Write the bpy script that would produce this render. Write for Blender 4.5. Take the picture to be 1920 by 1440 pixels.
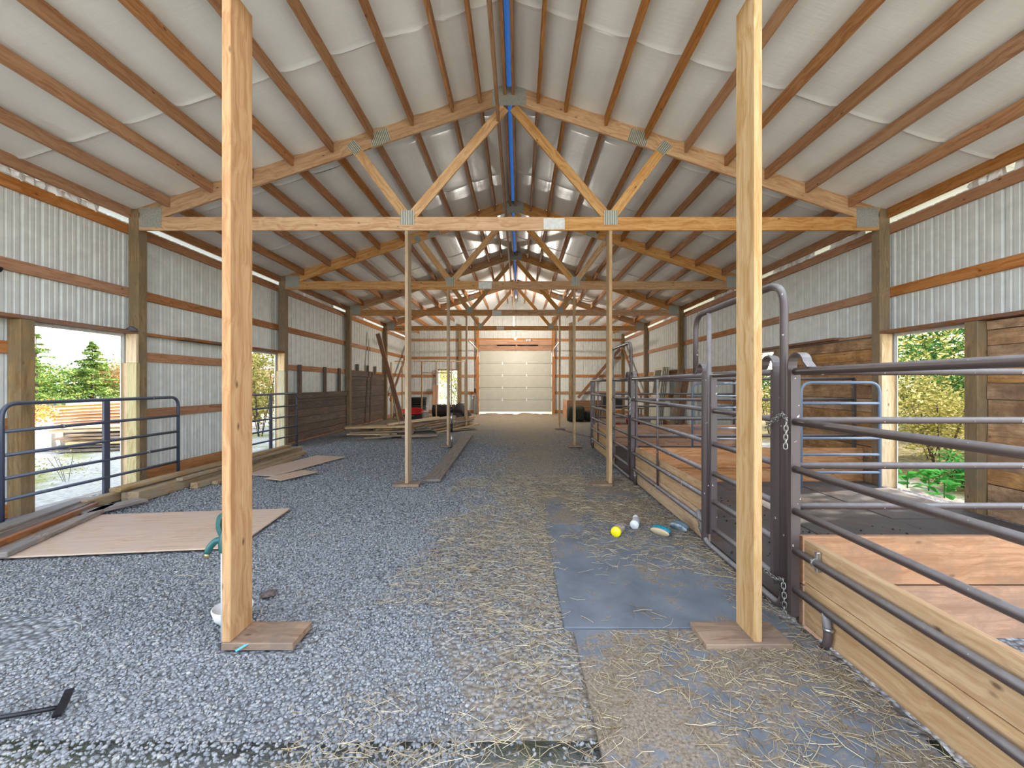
import bpy, bmesh, math, random
import numpy as np
from mathutils import Vector, Matrix, noise

# ------------------------------------------------------------------ reset
for o in list(bpy.data.objects):
    bpy.data.objects.remove(o, do_unlink=True)
SC = bpy.context.scene
COL = SC.collection
PI = math.pi

# ------------------------------------------------------------------ camera, sky, sun, exposure
HC, F, VX = 1.41, 800.0, 973.0
cam = bpy.data.objects.new('camera', bpy.data.cameras.new('camera'))
COL.objects.link(cam)
cam.location = (0, 0, HC)
cam.rotation_euler = (PI / 2, 0, 0)
cam.data.sensor_width = 36.0
cam.data.sensor_fit = 'HORIZONTAL'
cam.data.lens = 15.0
cam.data.shift_x = -(VX - 960) / 1920
cam.data.clip_start = 0.05
cam.data.clip_end = 500
SC.camera = cam

SUN_EL, SUN_AZ = math.radians(40), math.radians(14)      # azimuth from +X towards +Y
sd = Vector((math.cos(SUN_EL) * math.cos(SUN_AZ), math.cos(SUN_EL) * math.sin(SUN_AZ), math.sin(SUN_EL)))
W = bpy.data.worlds.new('world')
SC.world = W
W.use_nodes = True
nt = W.node_tree
nt.nodes.clear()
wo = nt.nodes.new('ShaderNodeOutputWorld')
bg = nt.nodes.new('ShaderNodeBackground')
sky = nt.nodes.new('ShaderNodeTexSky')
sky.sky_type = 'NISHITA'
sky.sun_disc = False
sky.sun_elevation = SUN_EL
sky.sun_rotation = PI / 2 - SUN_AZ
sky.air_density = 1.0
sky.dust_density = 1.6
sky.ozone_density = 1.0
bg.inputs['Strength'].default_value = 0.30
# thin bright haze and high cloud over the whole sky
tcw = nt.nodes.new('ShaderNodeTexCoord')
mpw = nt.nodes.new('ShaderNodeMapping'); mpw.inputs['Scale'].default_value = (1.2, 1.2, 4.0)
nzw = nt.nodes.new('ShaderNodeTexNoise'); nzw.inputs['Scale'].default_value = 2.2; nzw.inputs['Detail'].default_value = 5
nt.links.new(tcw.outputs['Generated'], mpw.inputs[0]); nt.links.new(mpw.outputs[0], nzw.inputs['Vector'])
mfw = nt.nodes.new('ShaderNodeMapRange'); mfw.inputs[1].default_value = .3; mfw.inputs[2].default_value = .7; mfw.inputs[3].default_value = .35; mfw.inputs[4].default_value = .75
nt.links.new(nzw.outputs['Fac'], mfw.inputs[0])
mxw = nt.nodes.new('ShaderNodeMix'); mxw.data_type = 'RGBA'
mxw.inputs[7].default_value = (2.95, 3.05, 3.2, 1)
nt.links.new(mfw.outputs[0], mxw.inputs[0]); nt.links.new(sky.outputs[0], mxw.inputs[6])
nt.links.new(mxw.outputs[2], bg.inputs[0])
nt.links.new(bg.outputs[0], wo.inputs[0])
sun = bpy.data.objects.new('sun', bpy.data.lights.new('sun', 'SUN'))
COL.objects.link(sun)
sun.data.energy = 3.4
sun.data.color = (1.0, 0.93, 0.82)
sun.data.angle = math.radians(0.6)
sun.rotation_euler = sd.to_track_quat('Z', 'Y').to_euler()
sun.location = sd * 30
SC.view_settings.view_transform = 'Standard'
SC.view_settings.look = 'None'
SC.view_settings.gamma = 1
SC.view_settings.use_curve_mapping = False
SC.view_settings.exposure = 2.12

# ------------------------------------------------------------------ helpers
def lin(c):
    return tuple(((v / 255) / 12.92 if v / 255 <= .04045 else ((v / 255 + .055) / 1.055) ** 2.4) for v in c) + (1.0,)

class N:
    """small node-tree writer"""
    def __init__(s, name):
        s.m = bpy.data.materials.new(name)
        s.m.use_nodes = True
        s.t = s.m.node_tree
        s.t.nodes.clear()
        s.out = s.t.nodes.new('ShaderNodeOutputMaterial')
    def n(s, typ, **kw):
        nd = s.t.nodes.new(typ)
        for k, v in kw.items():
            setattr(nd, k, v)
        return nd
    def l(s, a, b):
        s.t.links.new(a, b)
    def val(s, sock, v):
        if hasattr(v, 'is_output'):
            s.l(v, sock)
        else:
            sock.default_value = v
    def math(s, op, a, b=0.0, c=0.0, clamp=False):
        nd = s.n('ShaderNodeMath', operation=op, use_clamp=clamp)
        s.val(nd.inputs[0], a); s.val(nd.inputs[1], b); s.val(nd.inputs[2], c)
        return nd.outputs[0]
    def vmath(s, op, a, b):
        nd = s.n('ShaderNodeVectorMath', operation=op)
        s.val(nd.inputs[0], a); s.val(nd.inputs[1], b)
        return nd.outputs[0]
    def noise(s, vec, scale, detail=3.0, rough=.55):
        nd = s.n('ShaderNodeTexNoise')
        if vec is not None: s.l(vec, nd.inputs['Vector'])
        nd.inputs['Scale'].default_value = scale
        nd.inputs['Detail'].default_value = detail
        nd.inputs['Roughness'].default_value = rough
        return nd.outputs['Fac']
    def ramp(s, fac, stops):
        nd = s.n('ShaderNodeValToRGB')
        s.l(fac, nd.inputs[0])
        el = nd.color_ramp.elements
        while len(el) < len(stops): el.new(.5)
        for e, (p, c) in zip(el, stops):
            e.position = p
            e.color = c if len(c) == 4 else lin(c)
        return nd.outputs[0]
    def mix(s, fac, a, b, typ='MIX'):
        nd = s.n('ShaderNodeMix', data_type='RGBA', blend_type=typ)
        s.val(nd.inputs[0], fac); s.val(nd.inputs[6], a); s.val(nd.inputs[7], b)
        return nd.outputs[2]
    def bsdf(s, col, rough=.6, metal=0.0, bump=None, bstr=.3, bdist=.01, spec=.5):
        b = s.n('ShaderNodeBsdfPrincipled')
        s.val(b.inputs['Base Color'], col)
        s.val(b.inputs['Roughness'], rough)
        s.val(b.inputs['Metallic'], metal)
        b.inputs['Specular IOR Level'].default_value = spec
        if bump is not None:
            bn = s.n('ShaderNodeBump')
            bn.inputs['Strength'].default_value = bstr
            bn.inputs['Distance'].default_value = bdist
            s.l(bump, bn.inputs['Height'])
            s.l(bn.outputs[0], b.inputs['Normal'])
        s.l(b.outputs[0], s.out.inputs[0])
        return b

def wood(name, base, dark, knots=.5, weather=None, vary=.22, rough=.78, streak=1.0):
    """timber, grain along local X; base/dark are sRGB 0-255"""
    s = N(name)
    tc = s.n('ShaderNodeTexCoord').outputs['Object']
    rnd = s.n('ShaderNodeObjectInfo').outputs['Random']
    off = s.n('ShaderNodeCombineXYZ')
    s.l(s.math('MULTIPLY', rnd, 91.0), off.inputs[0]); s.l(s.math('MULTIPLY', rnd, 37.0), off.inputs[1]); s.l(s.math('MULTIPLY', rnd, 53.0), off.inputs[2])
    p = s.vmath('ADD', tc, off.outputs[0])
    wob = s.noise(p, 2.2, 2)
    g = s.vmath('MULTIPLY', p, (1.3, 30, 30))
    gw = s.n('ShaderNodeCombineXYZ'); s.l(s.math('MULTIPLY', wob, 5.0), gw.inputs[1]); s.l(s.math('MULTIPLY', wob, 5.0), gw.inputs[2])
    gr = s.noise(s.vmath('ADD', g, gw.outputs[0]), 1.0, 4, .65)
    broad = s.noise(s.vmath('MULTIPLY', p, (.8, 5, 5)), 1.0, 2)
    col = s.ramp(gr, [(.36, dark), (.58, base)])
    fine = s.noise(s.vmath('MULTIPLY', p, (3, 130, 130)), 1.0, 2)
    col = s.mix(s.math('MULTIPLY', s.math('SUBTRACT', .5, fine), 1.3, clamp=True), col, lin(tuple(c * .72 for c in dark)))
    col = s.mix(s.math('MULTIPLY', s.math('SUBTRACT', broad, .35), .9 * streak, clamp=True), col, lin(dark))
    # knots
    kv = s.n('ShaderNodeTexVoronoi')
    s.l(s.vmath('MULTIPLY', p, (4.6, 9.5, 9.5)), kv.inputs['Vector'])
    kv.inputs['Scale'].default_value = 1.0
    kcol = s.n('ShaderNodeSeparateColor'); s.l(kv.outputs['Color'], kcol.inputs[0])
    kd = s.math('ADD', kv.outputs['Distance'], s.math('MULTIPLY', s.math('LESS_THAN', kcol.outputs[0], 1 - knots), 9.0))
    kn = s.ramp(kd, [(.045, (1, 1, 1, 1)), (.13, (0, 0, 0, 1))])
    col = s.mix(s.math('MULTIPLY', kn, .8), col, lin(tuple(c * .42 for c in dark)))
    if weather:
        wn = s.noise(p, 3.0, 5, .7)
        col = s.mix(s.ramp(wn, [(.42, (0, 0, 0, 1)), (.62, (1, 1, 1, 1))]), col, lin(weather))
    hv = s.n('ShaderNodeHueSaturation')
    s.l(col, hv.inputs['Color'])
    s.l(s.math('ADD', s.math('MULTIPLY', rnd, vary), 1 - vary / 2), hv.inputs['Value'])
    s.l(s.math('ADD', s.math('MULTIPLY', s.math('FRACT', s.math('MULTIPLY', rnd, 7.31)), .3), .85), hv.inputs['Saturation'])
    s.bsdf(hv.outputs[0], rough, 0, gr, .25, .004, .25)
    return s.m

def plain(name, c, rough=.5, metal=0.0, nscale=0, namt=.15, spec=.5, c2=None, bump=0):
    s = N(name)
    col = lin(c)
    h = None
    if nscale:
        tc = s.n('ShaderNodeTexCoord').outputs['Object']
        h = s.noise(tc, nscale, 4, .6)
        d = c2 or tuple(v * (1 - namt * 2.2) for v in c)
        col = s.ramp(h, [(.35, d), (.65, c)])
    s.bsdf(col, rough, metal, h if bump else None, bump, .005, spec)
    return s.m

def pipe_paint(name, c, dust, rough=.42, amt=.95):
    """painted steel tube with dust settled on its upper side"""
    s = N(name)
    tc = s.n('ShaderNodeTexCoord').outputs['Object']
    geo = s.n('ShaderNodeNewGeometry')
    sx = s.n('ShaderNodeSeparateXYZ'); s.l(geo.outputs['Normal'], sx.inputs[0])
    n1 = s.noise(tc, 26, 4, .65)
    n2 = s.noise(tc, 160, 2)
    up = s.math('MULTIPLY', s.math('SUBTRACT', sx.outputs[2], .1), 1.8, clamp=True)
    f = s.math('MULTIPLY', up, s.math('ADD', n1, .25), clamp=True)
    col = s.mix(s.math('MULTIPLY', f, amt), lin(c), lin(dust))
    col = s.mix(s.ramp(s.noise(tc, 38, 2, .4), [(.735, (0, 0, 0, 1)), (.75, (1, 1, 1, 1))]), col, lin((196, 194, 190)))
    s.bsdf(col, s.math('ADD', s.math('MULTIPLY', f, .45), rough, clamp=True), 0.0, n1, .06, .004, .55)
    return s.m

M = {}
M['truss'] = wood('truss_timber', (206, 164, 118), (176, 126, 82), .55)
M['web'] = wood('web_timber', (214, 172, 122), (186, 136, 86), .4)
M['purlin'] = wood('purlin_timber', (186, 138, 96), (156, 104, 66), .45)
M['girt'] = wood('girt_timber', (188, 138, 98), (158, 106, 70), .45)
M['post'] = wood('treated_timber', (156, 130, 94), (120, 96, 66), .4, (126, 110, 84))
M['prop'] = wood('pale_post_timber', (190, 162, 126), (166, 132, 94), .5, vary=.1)
M['propleft'] = wood('orange_post_timber', (186, 146, 100), (160, 114, 70), .5, vary=.06)
M['block'] = wood('foot_block_timber', (160, 136, 114), (126, 102, 82), .3, (122, 108, 96))
M['pale'] = wood('jamb_timber', (224, 196, 154), (198, 164, 118), .4)
M['green'] = wood('green_treated_timber', (196, 184, 146), (170, 154, 112), .3)
M['board'] = wood('fence_board', (196, 164, 126), (172, 136, 98), .35, vary=.1)
M['rough'] = wood('rough_sawn_board', (190, 146, 112), (158, 114, 82), .4, (150, 118, 92), vary=.12)
M['lining'] = wood('wall_lining_plank', (208, 168, 124), (172, 126, 84), .5, (140, 106, 74), vary=.3)
M['orange'] = wood('divider_board', (192, 148, 112), (164, 114, 78), .4, vary=.16)
M['darkp'] = wood('old_dark_plank', (124, 104, 88), (80, 66, 54), .3, (92, 80, 72), vary=.35)
M['greyp'] = wood('weathered_plank', (150, 136, 122), (108, 94, 82), .3, (126, 122, 118), vary=.25)
M['timber'] = wood('stacked_timber', (176, 148, 110), (128, 102, 70), .25, (148, 134, 112), vary=.22)
M['scrap'] = wood('scrap_board', (182, 156, 128), (136, 110, 86), .3, (140, 128, 116), vary=.45)
M['redwood'] = wood('orange_board_outside', (226, 140, 70), (190, 100, 44), .2, vary=.3)
M['ply'] = wood('plywood_sheet', (204, 176, 150), (184, 152, 126), .15, (192, 170, 150), vary=.05, streak=.5)
M['header'] = wood('header_timber', (168, 112, 70), (120, 76, 46), .3, (128, 108, 100))
M['clad'] = plain('painted_steel_sheet', (214, 216, 211), .45, 0, 6, .03, .4)
M['galv'] = plain('galvanised_plate', (172, 173, 166), .5, .1, 60, .08)
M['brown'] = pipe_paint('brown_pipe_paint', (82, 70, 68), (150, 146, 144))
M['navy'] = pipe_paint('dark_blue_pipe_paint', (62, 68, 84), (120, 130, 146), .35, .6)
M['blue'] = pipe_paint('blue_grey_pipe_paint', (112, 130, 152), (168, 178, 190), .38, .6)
M['silver'] = plain('zinc_plated_steel', (196, 196, 192), .3, .85, 40, .1)
M['white'] = plain('white_paint', (226, 226, 222), .5, 0, 20, .05)
M['door'] = plain('beige_door_skin', (184, 181, 166), .5, 0, 2.5, .02)
M['black'] = plain('black_plastic', (34, 34, 36), .45, 0, 15, .15)
M['red'] = plain('red_plastic', (196, 24, 30), .35)
M['dirt'] = plain('dark_clod', (70, 58, 48), .95, 0, 30, .25, bump=.6)
M['steelblack'] = plain('black_steel', (38, 38, 42), .4, .4, 30, .15)

def gusset_mat():
    s = N('toothed_plate')
    tc = s.n('ShaderNodeTexCoord').outputs['Object']
    w = s.n('ShaderNodeTexWave', bands_direction='X')
    s.l(tc, w.inputs['Vector']); w.inputs['Scale'].default_value = 13.0
    col = s.ramp(w.outputs['Fac'], [(.25, (120, 122, 112)), (.6, (206, 206, 194))])
    s.bsdf(col, .45, .4, w.outputs['Fac'], .6, .01)
    return s.m
M['tooth'] = gusset_mat()

def vinyl_mat():
    s = N('white_vinyl_insulation')
    tc = s.n('ShaderNodeTexCoord').outputs['Object']
    a = s.noise(s.vmath('MULTIPLY', tc, (7, 1.2, 1)), 1.0, 3)
    b = s.noise(s.vmath('MULTIPLY', tc, (3, 26, 1)), 1.0, 2)
    h = s.math('ADD', a, s.math('MULTIPLY', b, .35))
    col = s.ramp(s.noise(tc, 1.3, 3), [(.3, (230, 230, 229)), (.7, (242, 242, 241))])
    s.bsdf(col, .34, 0, h, .35, .02, .5)
    return s.m
M['vinyl'] = vinyl_mat()

def ridge_mat():
    s = N('clear_ridge_sheet')
    t = s.n('ShaderNodeBsdfTransparent'); t.inputs[0].default_value = (.10, .20, .32, 1)
    g = s.n('ShaderNodeBsdfGlossy'); g.inputs['Roughness'].default_value = .15
    m = s.n('ShaderNodeMixShader'); m.inputs[0].default_value = .12
    s.l(t.outputs[0], m.inputs[1]); s.l(g.outputs[0], m.inputs[2]); s.l(m.outputs[0], s.out.inputs[0])
    return s.m
M['ridge'] = ridge_mat()

def clear_mat():
    s = N('cloudy_clear_plastic')
    t = s.n('ShaderNodeBsdfTransparent'); t.inputs[0].default_value = (.9, .9, .9, 1)
    p = s.n('ShaderNodeBsdfPrincipled'); p.inputs['Base Color'].default_value = lin((214, 216, 216)); p.inputs['Roughness'].default_value = .2
    m = s.n('ShaderNodeMixShader'); m.inputs[0].default_value = .5
    s.l(t.outputs[0], m.inputs[1]); s.l(p.outputs[0], m.inputs[2]); s.l(m.outputs[0], s.out.inputs[0])
    return s.m
M['clear'] = clear_mat()

def glass_mat():
    s = N('old_window_glass')
    s.bsdf(lin((88, 90, 84)), .1, 0, None, spec=.6)
    return s.m
M['glass'] = glass_mat()

def floor_mat():
    s = N('gravel_floor')
    tc = s.n('ShaderNodeTexCoord').outputs['Object']
    sx = s.n('ShaderNodeSeparateXYZ'); s.l(tc, sx.inputs[0])
    v = s.n('ShaderNodeTexVoronoi'); s.l(tc, v.inputs['Vector']); v.inputs['Scale'].default_value = 34
    sc = s.n('ShaderNodeSeparateColor'); s.l(v.outputs['Color'], sc.inputs[0])
    stone = s.ramp(sc.outputs[0], [(0, (118, 121, 123)), (.5, (144, 147, 150)), (1, (172, 174, 175))])
    stone = s.mix(s.ramp(v.outputs['Distance'], [(.35, (0, 0, 0, 1)), (.75, (1, 1, 1, 1))]), stone, lin((92, 93, 94)))
    # chaff and dirt trodden in along the aisle, thicker towards the far door
    n1 = s.noise(tc, .9, 5, .6); n2 = s.noise(tc, 7, 4, .7)
    fx = s.math('SUBTRACT', 1.0, s.math('ABSOLUTE', s.math('MULTIPLY', s.math('SUBTRACT', sx.outputs[0], .45), .55)), clamp=True)
    fy = s.math('MULTIPLY', s.math('SUBTRACT', sx.outputs[1], 10.5), .17, clamp=True)
    m = s.math('ADD', s.math('MULTIPLY', fx, .62), s.math('MULTIPLY', fy, .75))
    m = s.math('ADD', m, s.math('MULTIPLY', s.math('SUBTRACT', n1, .5), 1.3))
    m = s.math('ADD', m, s.math('MULTIPLY', s.math('SUBTRACT', n2, .5), 1.1))
    m = s.math('MULTIPLY', s.math('SUBTRACT', m, .12), 1.5, clamp=True)
    chaff = s.ramp(s.noise(tc, 60, 4, .75), [(.35, (116, 102, 82)), (.65, (186, 170, 142))])
    far = s.math('MULTIPLY', s.math('SUBTRACT', sx.outputs[1], 14.0), .4, clamp=True)
    chaff = s.mix(s.math('MULTIPLY', far, .55), chaff, lin((126, 104, 78)))
    col = s.mix(s.math('MULTIPLY', m, .8), stone, chaff)
    s.bsdf(col, .9, 0, s.math('SUBTRACT', 1.0, v.outputs['Distance']), .9, .02, .2)
    return s.m
M['floor'] = floor_mat()

def stone_mat():
    s = N('blue_grey_crushed_stone')
    r = s.n('ShaderNodeNewGeometry').outputs['Random Per Island']
    tc = s.n('ShaderNodeTexCoord').outputs['Object']
    col = s.ramp(r, [(0, (116, 119, 120)), (.45, (140, 143, 145)), (.8, (158, 160, 161)), (.97, (166, 161, 150)), (1, (190, 190, 187))])
    col = s.mix(s.math('MULTIPLY', s.noise(tc, 130, 2), .35), col, lin((96, 98, 100)))
    s.bsdf(col, .85, 0, None, spec=.25)
    return s.m
M['stone'] = stone_mat()

def straw_mat():
    s = N('dry_straw')
    r = s.n('ShaderNodeNewGeometry').outputs['Random Per Island']
    s.bsdf(s.ramp(r, [(0, (120, 100, 74)), (.5, (172, 152, 116)), (1, (214, 200, 166))]), .7, 0, None, spec=.3)
    return s.m
M['straw'] = straw_mat()

def mat_rubber(name, dirty):
    s = N(name)
    tc = s.n('ShaderNodeTexCoord').outputs['Object']
    base = s.ramp(s.noise(tc, 3.0, 4), [(.3, (96, 102, 108)), (.7, (122, 128, 134))])
    d = s.math('ADD', s.noise(tc, 1.6, 5, .65), s.math('MULTIPLY', s.math('SUBTRACT', s.noise(tc, 22, 3), .5), .5))
    chaff = s.ramp(s.noise(tc, 70, 4, .8), [(.35, (94, 84, 72)), (.66, (160, 146, 126))])
    col = s.mix(s.ramp(d, [(dirty, (0, 0, 0, 1)), (dirty + .12, (1, 1, 1, 1))]), base, chaff)
    s.bsdf(col, .85, 0, s.noise(tc, 160, 2), .2, .003, .25)
    return s.m
M['rubber'] = mat_rubber('stall_rubber_dusty', .56)
M['rubberd'] = mat_rubber('aisle_rubber_dirty', .40)

def stallmat():
    s = N('stall_rubber')
    tc = s.n('ShaderNodeTexCoord').outputs['Object']
    base = s.ramp(s.noise(tc, 2.0, 4), [(.3, (80, 76, 73)), (.7, (106, 101, 98))])
    d = s.noise(tc, 2.2, 5, .7)
    col = s.mix(s.ramp(d, [(.5, (0, 0, 0, 1)), (.66, (1, 1, 1, 1))]), base, lin((92, 72, 58)))
    s.bsdf(col, .8, 0, s.noise(tc, 90, 3), .3, .004, .3)
    return s.m
M['stallrub'] = stallmat()

def ground_mat():
    s = N('outdoor_ground')
    tc = s.n('ShaderNodeTexCoord').outputs['Object']
    a = s.noise(tc, .5, 5, .6); b = s.noise(tc, 14, 4, .7)
    col = s.ramp(b, [(.3, (138, 136, 128)), (.7, (184, 182, 174))])
    grass = s.ramp(b, [(.3, (96, 104, 60)), (.7, (160, 158, 104))])
    col = s.mix(s.ramp(a, [(.5, (0, 0, 0, 1)), (.6, (1, 1, 1, 1))]), col, grass)
    sx = s.n('ShaderNodeSeparateXYZ'); s.l(tc, sx.inputs[0])
    litter = s.ramp(s.noise(tc, 9, 5, .7), [(.35, (74, 70, 44)), (.65, (140, 124, 84))])
    side = s.math('ADD', s.math('SUBTRACT', sx.outputs[0], 5.8), s.math('MULTIPLY', s.math('SUBTRACT', a, .5), 3.0), clamp=True)
    side = s.math('MULTIPLY', side, s.math('SUBTRACT', sx.outputs[1], .5, clamp=True))
    col = s.mix(side, col, litter)
    s.bsdf(col, .95, 0, b, .5, .03, .1)
    return s.m
M['ground'] = ground_mat()

def leaf_mat(name, c1, c2, c3, tr=.45):
    s = N(name)
    r = s.n('ShaderNodeNewGeometry').outputs['Random Per Island']
    col = s.ramp(r, [(0, c1), (.55, c2), (1, c3)])
    d = s.n('ShaderNodeBsdfDiffuse'); t = s.n('ShaderNodeBsdfTranslucent')
    s.l(col, d.inputs[0]); s.l(col, t.inputs[0])
    m = s.n('ShaderNodeMixShader'); m.inputs[0].default_value = tr
    s.l(d.outputs[0], m.inputs[1]); s.l(t.outputs[0], m.inputs[2]); s.l(m.outputs[0], s.out.inputs[0])
    return s.m
M['fir'] = leaf_mat('fir_needles', (58, 88, 46), (104, 132, 64), (168, 172, 96), .35)
M['firdark'] = leaf_mat('dark_fir_needles', (36, 70, 40), (66, 104, 52), (120, 150, 78), .45)
M['shrub'] = leaf_mat('yellow_green_leaves', (110, 112, 52), (172, 162, 86), (224, 204, 140), .5)
M['drybush'] = leaf_mat('reddish_dry_leaves', (126, 84, 60), (176, 130, 96), (150, 150, 90), .5)
M['orangebush'] = leaf_mat('orange_leaves', (190, 110, 40), (224, 150, 70), (226, 190, 120), .5)
M['weed'] = leaf_mat('broad_green_leaves', (38, 96, 44), (64, 132, 58), (110, 168, 84), .4)
M['bark'] = plain('tree_bark', (96, 80, 66), .95, 0, 20, .25, bump=.6)

WM = {}                     # world matrices of parents
def parent_to(o, p, world):
    if p is not None:
        o.parent = p
        o.matrix_basis = WM[p.name].inverted() @ world
    else:
        o.matrix_basis = world
    WM[o.name] = world

def link(name, me, mat=None, parent=None, world=None):
    o = bpy.data.objects.new(name, me)
    COL.objects.link(o)
    if mat is not None and not me.materials:
        me.materials.append(mat)
    parent_to(o, parent, world if world is not None else Matrix())
    return o

def thing(name, label, cat, loc=(0, 0, 0), group=None, kind=None):
    o = bpy.data.objects.new(name, None)
    o.empty_display_size = .1
    COL.objects.link(o)
    parent_to(o, None, Matrix.Translation(Vector(loc)))
    tag(o, label, cat, group, kind)
    return o

def tag(o, label=None, cat=None, group=None, kind=None):
    if label: o['label'] = label
    if cat: o['category'] = cat
    if group: o['group'] = group
    if kind: o['kind'] = kind
    return o

def structure(name):
    o = bpy.data.objects.new(name, None)
    COL.objects.link(o)
    parent_to(o, None, Matrix())
    o['kind'] = 'structure'
    return o

CACHE = {}
def pydata(name, v, f, mat, smooth=False):
    me = bpy.data.meshes.new(name)
    me.from_pydata(v, [], f)
    me.materials.append(mat)
    if smooth:
        me.polygons.foreach_set('use_smooth', [True] * len(me.polygons))
    me.update()
    return me

def box_mesh(L, w, h, mat, ch=0.0, name='beam'):
    k = ('box', round(L, 3), round(w, 4), round(h, 4), mat.name, ch)
    if k in CACHE: return CACHE[k]
    bm = bmesh.new()
    bmesh.ops.create_cube(bm, size=1)
    bmesh.ops.scale(bm, vec=(L, w, h), verts=bm.verts)
    if ch:
        bmesh.ops.bevel(bm, geom=bm.edges[:], offset=ch, segments=1, affect='EDGES')
    me = bpy.data.meshes.new(name)
    bm.to_mesh(me); bm.free()
    me.materials.append(mat)
    CACHE[k] = me
    return me

def beam(name, a, b, w, h, mat, parent=None, up=(0, 0, 1), ch=0.003):
    a, b = Vector(a), Vector(b)
    x = (b - a).normalized()
    u = Vector(up)
    if abs(x.dot(u)) > .98: u = Vector((0, 1, 0))
    y = u.cross(x).normalized()
    z = x.cross(y)
    m = Matrix((x, y, z)).transposed().to_4x4()
    m.translation = (a + b) / 2
    return link(name, box_mesh((b - a).length, w, h, mat, ch), None, parent, m)

def bx(name, x0, x1, y0, y1, z0, z1, mat, parent=None, ch=0.003):
    c = Vector(((x0 + x1) / 2, (y0 + y1) / 2, (z0 + z1) / 2))
    s = (abs(x1 - x0), abs(y1 - y0), abs(z1 - z0))
    i = s.index(max(s))
    e = Vector((0, 0, 0)); e[i] = s[i] / 2
    if i == 0: return beam(name, c - e, c + e, s[1], s[2], mat, parent, ch=ch)
    if i == 1: return beam(name, c - e, c + e, s[0], s[2], mat, parent, ch=ch)
    return beam(name, c - e, c + e, s[0], s[1], mat, parent, up=(0, 1, 0), ch=ch)

def fillet(pts, r, n=6):
    pts = [Vector(p) for p in pts]
    out = [pts[0]]
    for i in range(1, len(pts) - 1):
        p, a, b = pts[i], pts[i - 1], pts[i + 1]
        da, db = (a - p), (b - p)
        rr = min(r, da.length * .49, db.length * .49)
        s, e = p + da.normalized() * rr, p + db.normalized() * rr
        for k in range(n + 1):
            t = k / n
            out.append((1 - t) ** 2 * s + 2 * t * (1 - t) * p + t * t * e)
    out.append(pts[-1])
    return out

def sweep(pts, section, closed=False, up=(0, 0, 1)):
    """extrude a 2-D section (list of (u,v)) along a path; returns verts, faces"""
    pts = [Vector(p) for p in pts]
    n, m = len(pts), len(section)
    V, Fc = [], []
    u = None
    for i, p in enumerate(pts):
        if closed: t = (pts[(i + 1) % n] - pts[i - 1]).normalized()
        elif i == 0: t = (pts[1] - p).normalized()
        elif i == n - 1: t = (p - pts[i - 1]).normalized()
        else: t = ((pts[i + 1] - p).normalized() + (p - pts[i - 1]).normalized()).normalized()
        if u is None:
            ref = Vector(up)
            if abs(ref.dot(t)) > .95: ref = Vector((1, 0, 0))
            u = (ref - t * ref.dot(t)).normalized()
        else:
            u = (u - t * u.dot(t)).normalized()
        v = t.cross(u)
        for (a, b) in section:
            V.append(tuple(p + u * a + v * b))
    rng = n if closed else n - 1
    for i in range(rng):
        j = (i + 1) % n
        for k in range(m):
            l = (k + 1) % m
            Fc.append((i * m + k, j * m + k, j * m + l, i * m + l))
    if not closed:
        Fc.append(tuple(range(m)))
        Fc.append(tuple((n - 1) * m + k for k in reversed(range(m))))
    return V, Fc

def ring(r, n=10):
    return [(r * math.cos(2 * PI * k / n), r * math.sin(2 * PI * k / n)) for k in range(n)]
def rect(a, b):
    return [(-a / 2, -b / 2), (a / 2, -b / 2), (a / 2, b / 2), (-a / 2, b / 2)]

def tube(name, pts, r, mat, parent=None, n=10, section=None, closed=False, up=(0, 0, 1)):
    o0 = Vector(pts[0])
    rel = [Vector(p) - o0 for p in pts]
    key = ('tube', tuple(round(c, 3) for p in rel for c in p), r if section is None else tuple(section), n, mat.name, tuple(up))
    me = CACHE.get(key)
    if me is None:
        V, Fc = sweep(rel, section or ring(r, n), closed, up)
        me = pydata('tube', V, Fc, mat)
        sm = [len(p.vertices) == 4 and section is None for p in me.polygons]
        me.polygons.foreach_set('use_smooth', sm)
        CACHE[key] = me
    return link(name, me, None, parent, Matrix.Translation(o0))

def lathe(name, prof, mat, parent=None, world=None, n=24, smooth=True):
    V, Fc = [], []
    for (r, z) in prof:
        for k in range(n):
            a = 2 * PI * k / n
            V.append((r * math.cos(a), r * math.sin(a), z))
    for i in range(len(prof) - 1):
        for k in range(n):
            l = (k + 1) % n
            Fc.append((i * n + k, i * n + l, (i + 1) * n + l, (i + 1) * n + k))
    if prof[0][0] > 1e-4: Fc.append(tuple(reversed(range(n))))
    if prof[-1][0] > 1e-4: Fc.append(tuple((len(prof) - 1) * n + k for k in range(n)))
    me = pydata(name, V, Fc, mat, smooth)
    return link(name, me, None, parent, world if world is not None else Matrix())

def P(px, py, z=0.0):
    """floor (or height z) point that the photograph shows at pixel px,py"""
    d = (HC - z) * F / (py - 720)
    return Vector(((px - VX) * d / F, d, z))

def mound(name, x, y, rx, ry, h, mat, label, cat, seed, z0=0.0):
    V, Fc = [], []
    nr, na = 8, 22
    for i in range(nr + 1):
        t = i / nr
        for k in range(na):
            a = 2 * PI * k / na
            q = 1 + .18 * noise.noise(Vector((math.cos(a) * 1.5 + seed, math.sin(a) * 1.5, t * 2)))
            V.append((rx * t * q * math.cos(a), ry * t * q * math.sin(a), h * (1 - t ** 1.6) * (1 + .12 * noise.noise(Vector((t * 4 + seed, a, 3)))) - .02))
    for i in range(nr):
        for k in range(na):
            l = (k + 1) % na
            Fc.append((i * na + k, (i + 1) * na + k, (i + 1) * na + l, i * na + l))
    o = link(name, pydata(name, V, Fc, mat, True), None, None, Matrix.Translation(Vector((x, y, z0))))
    tag(o, label, cat)

rnd = random.Random(7)

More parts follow.
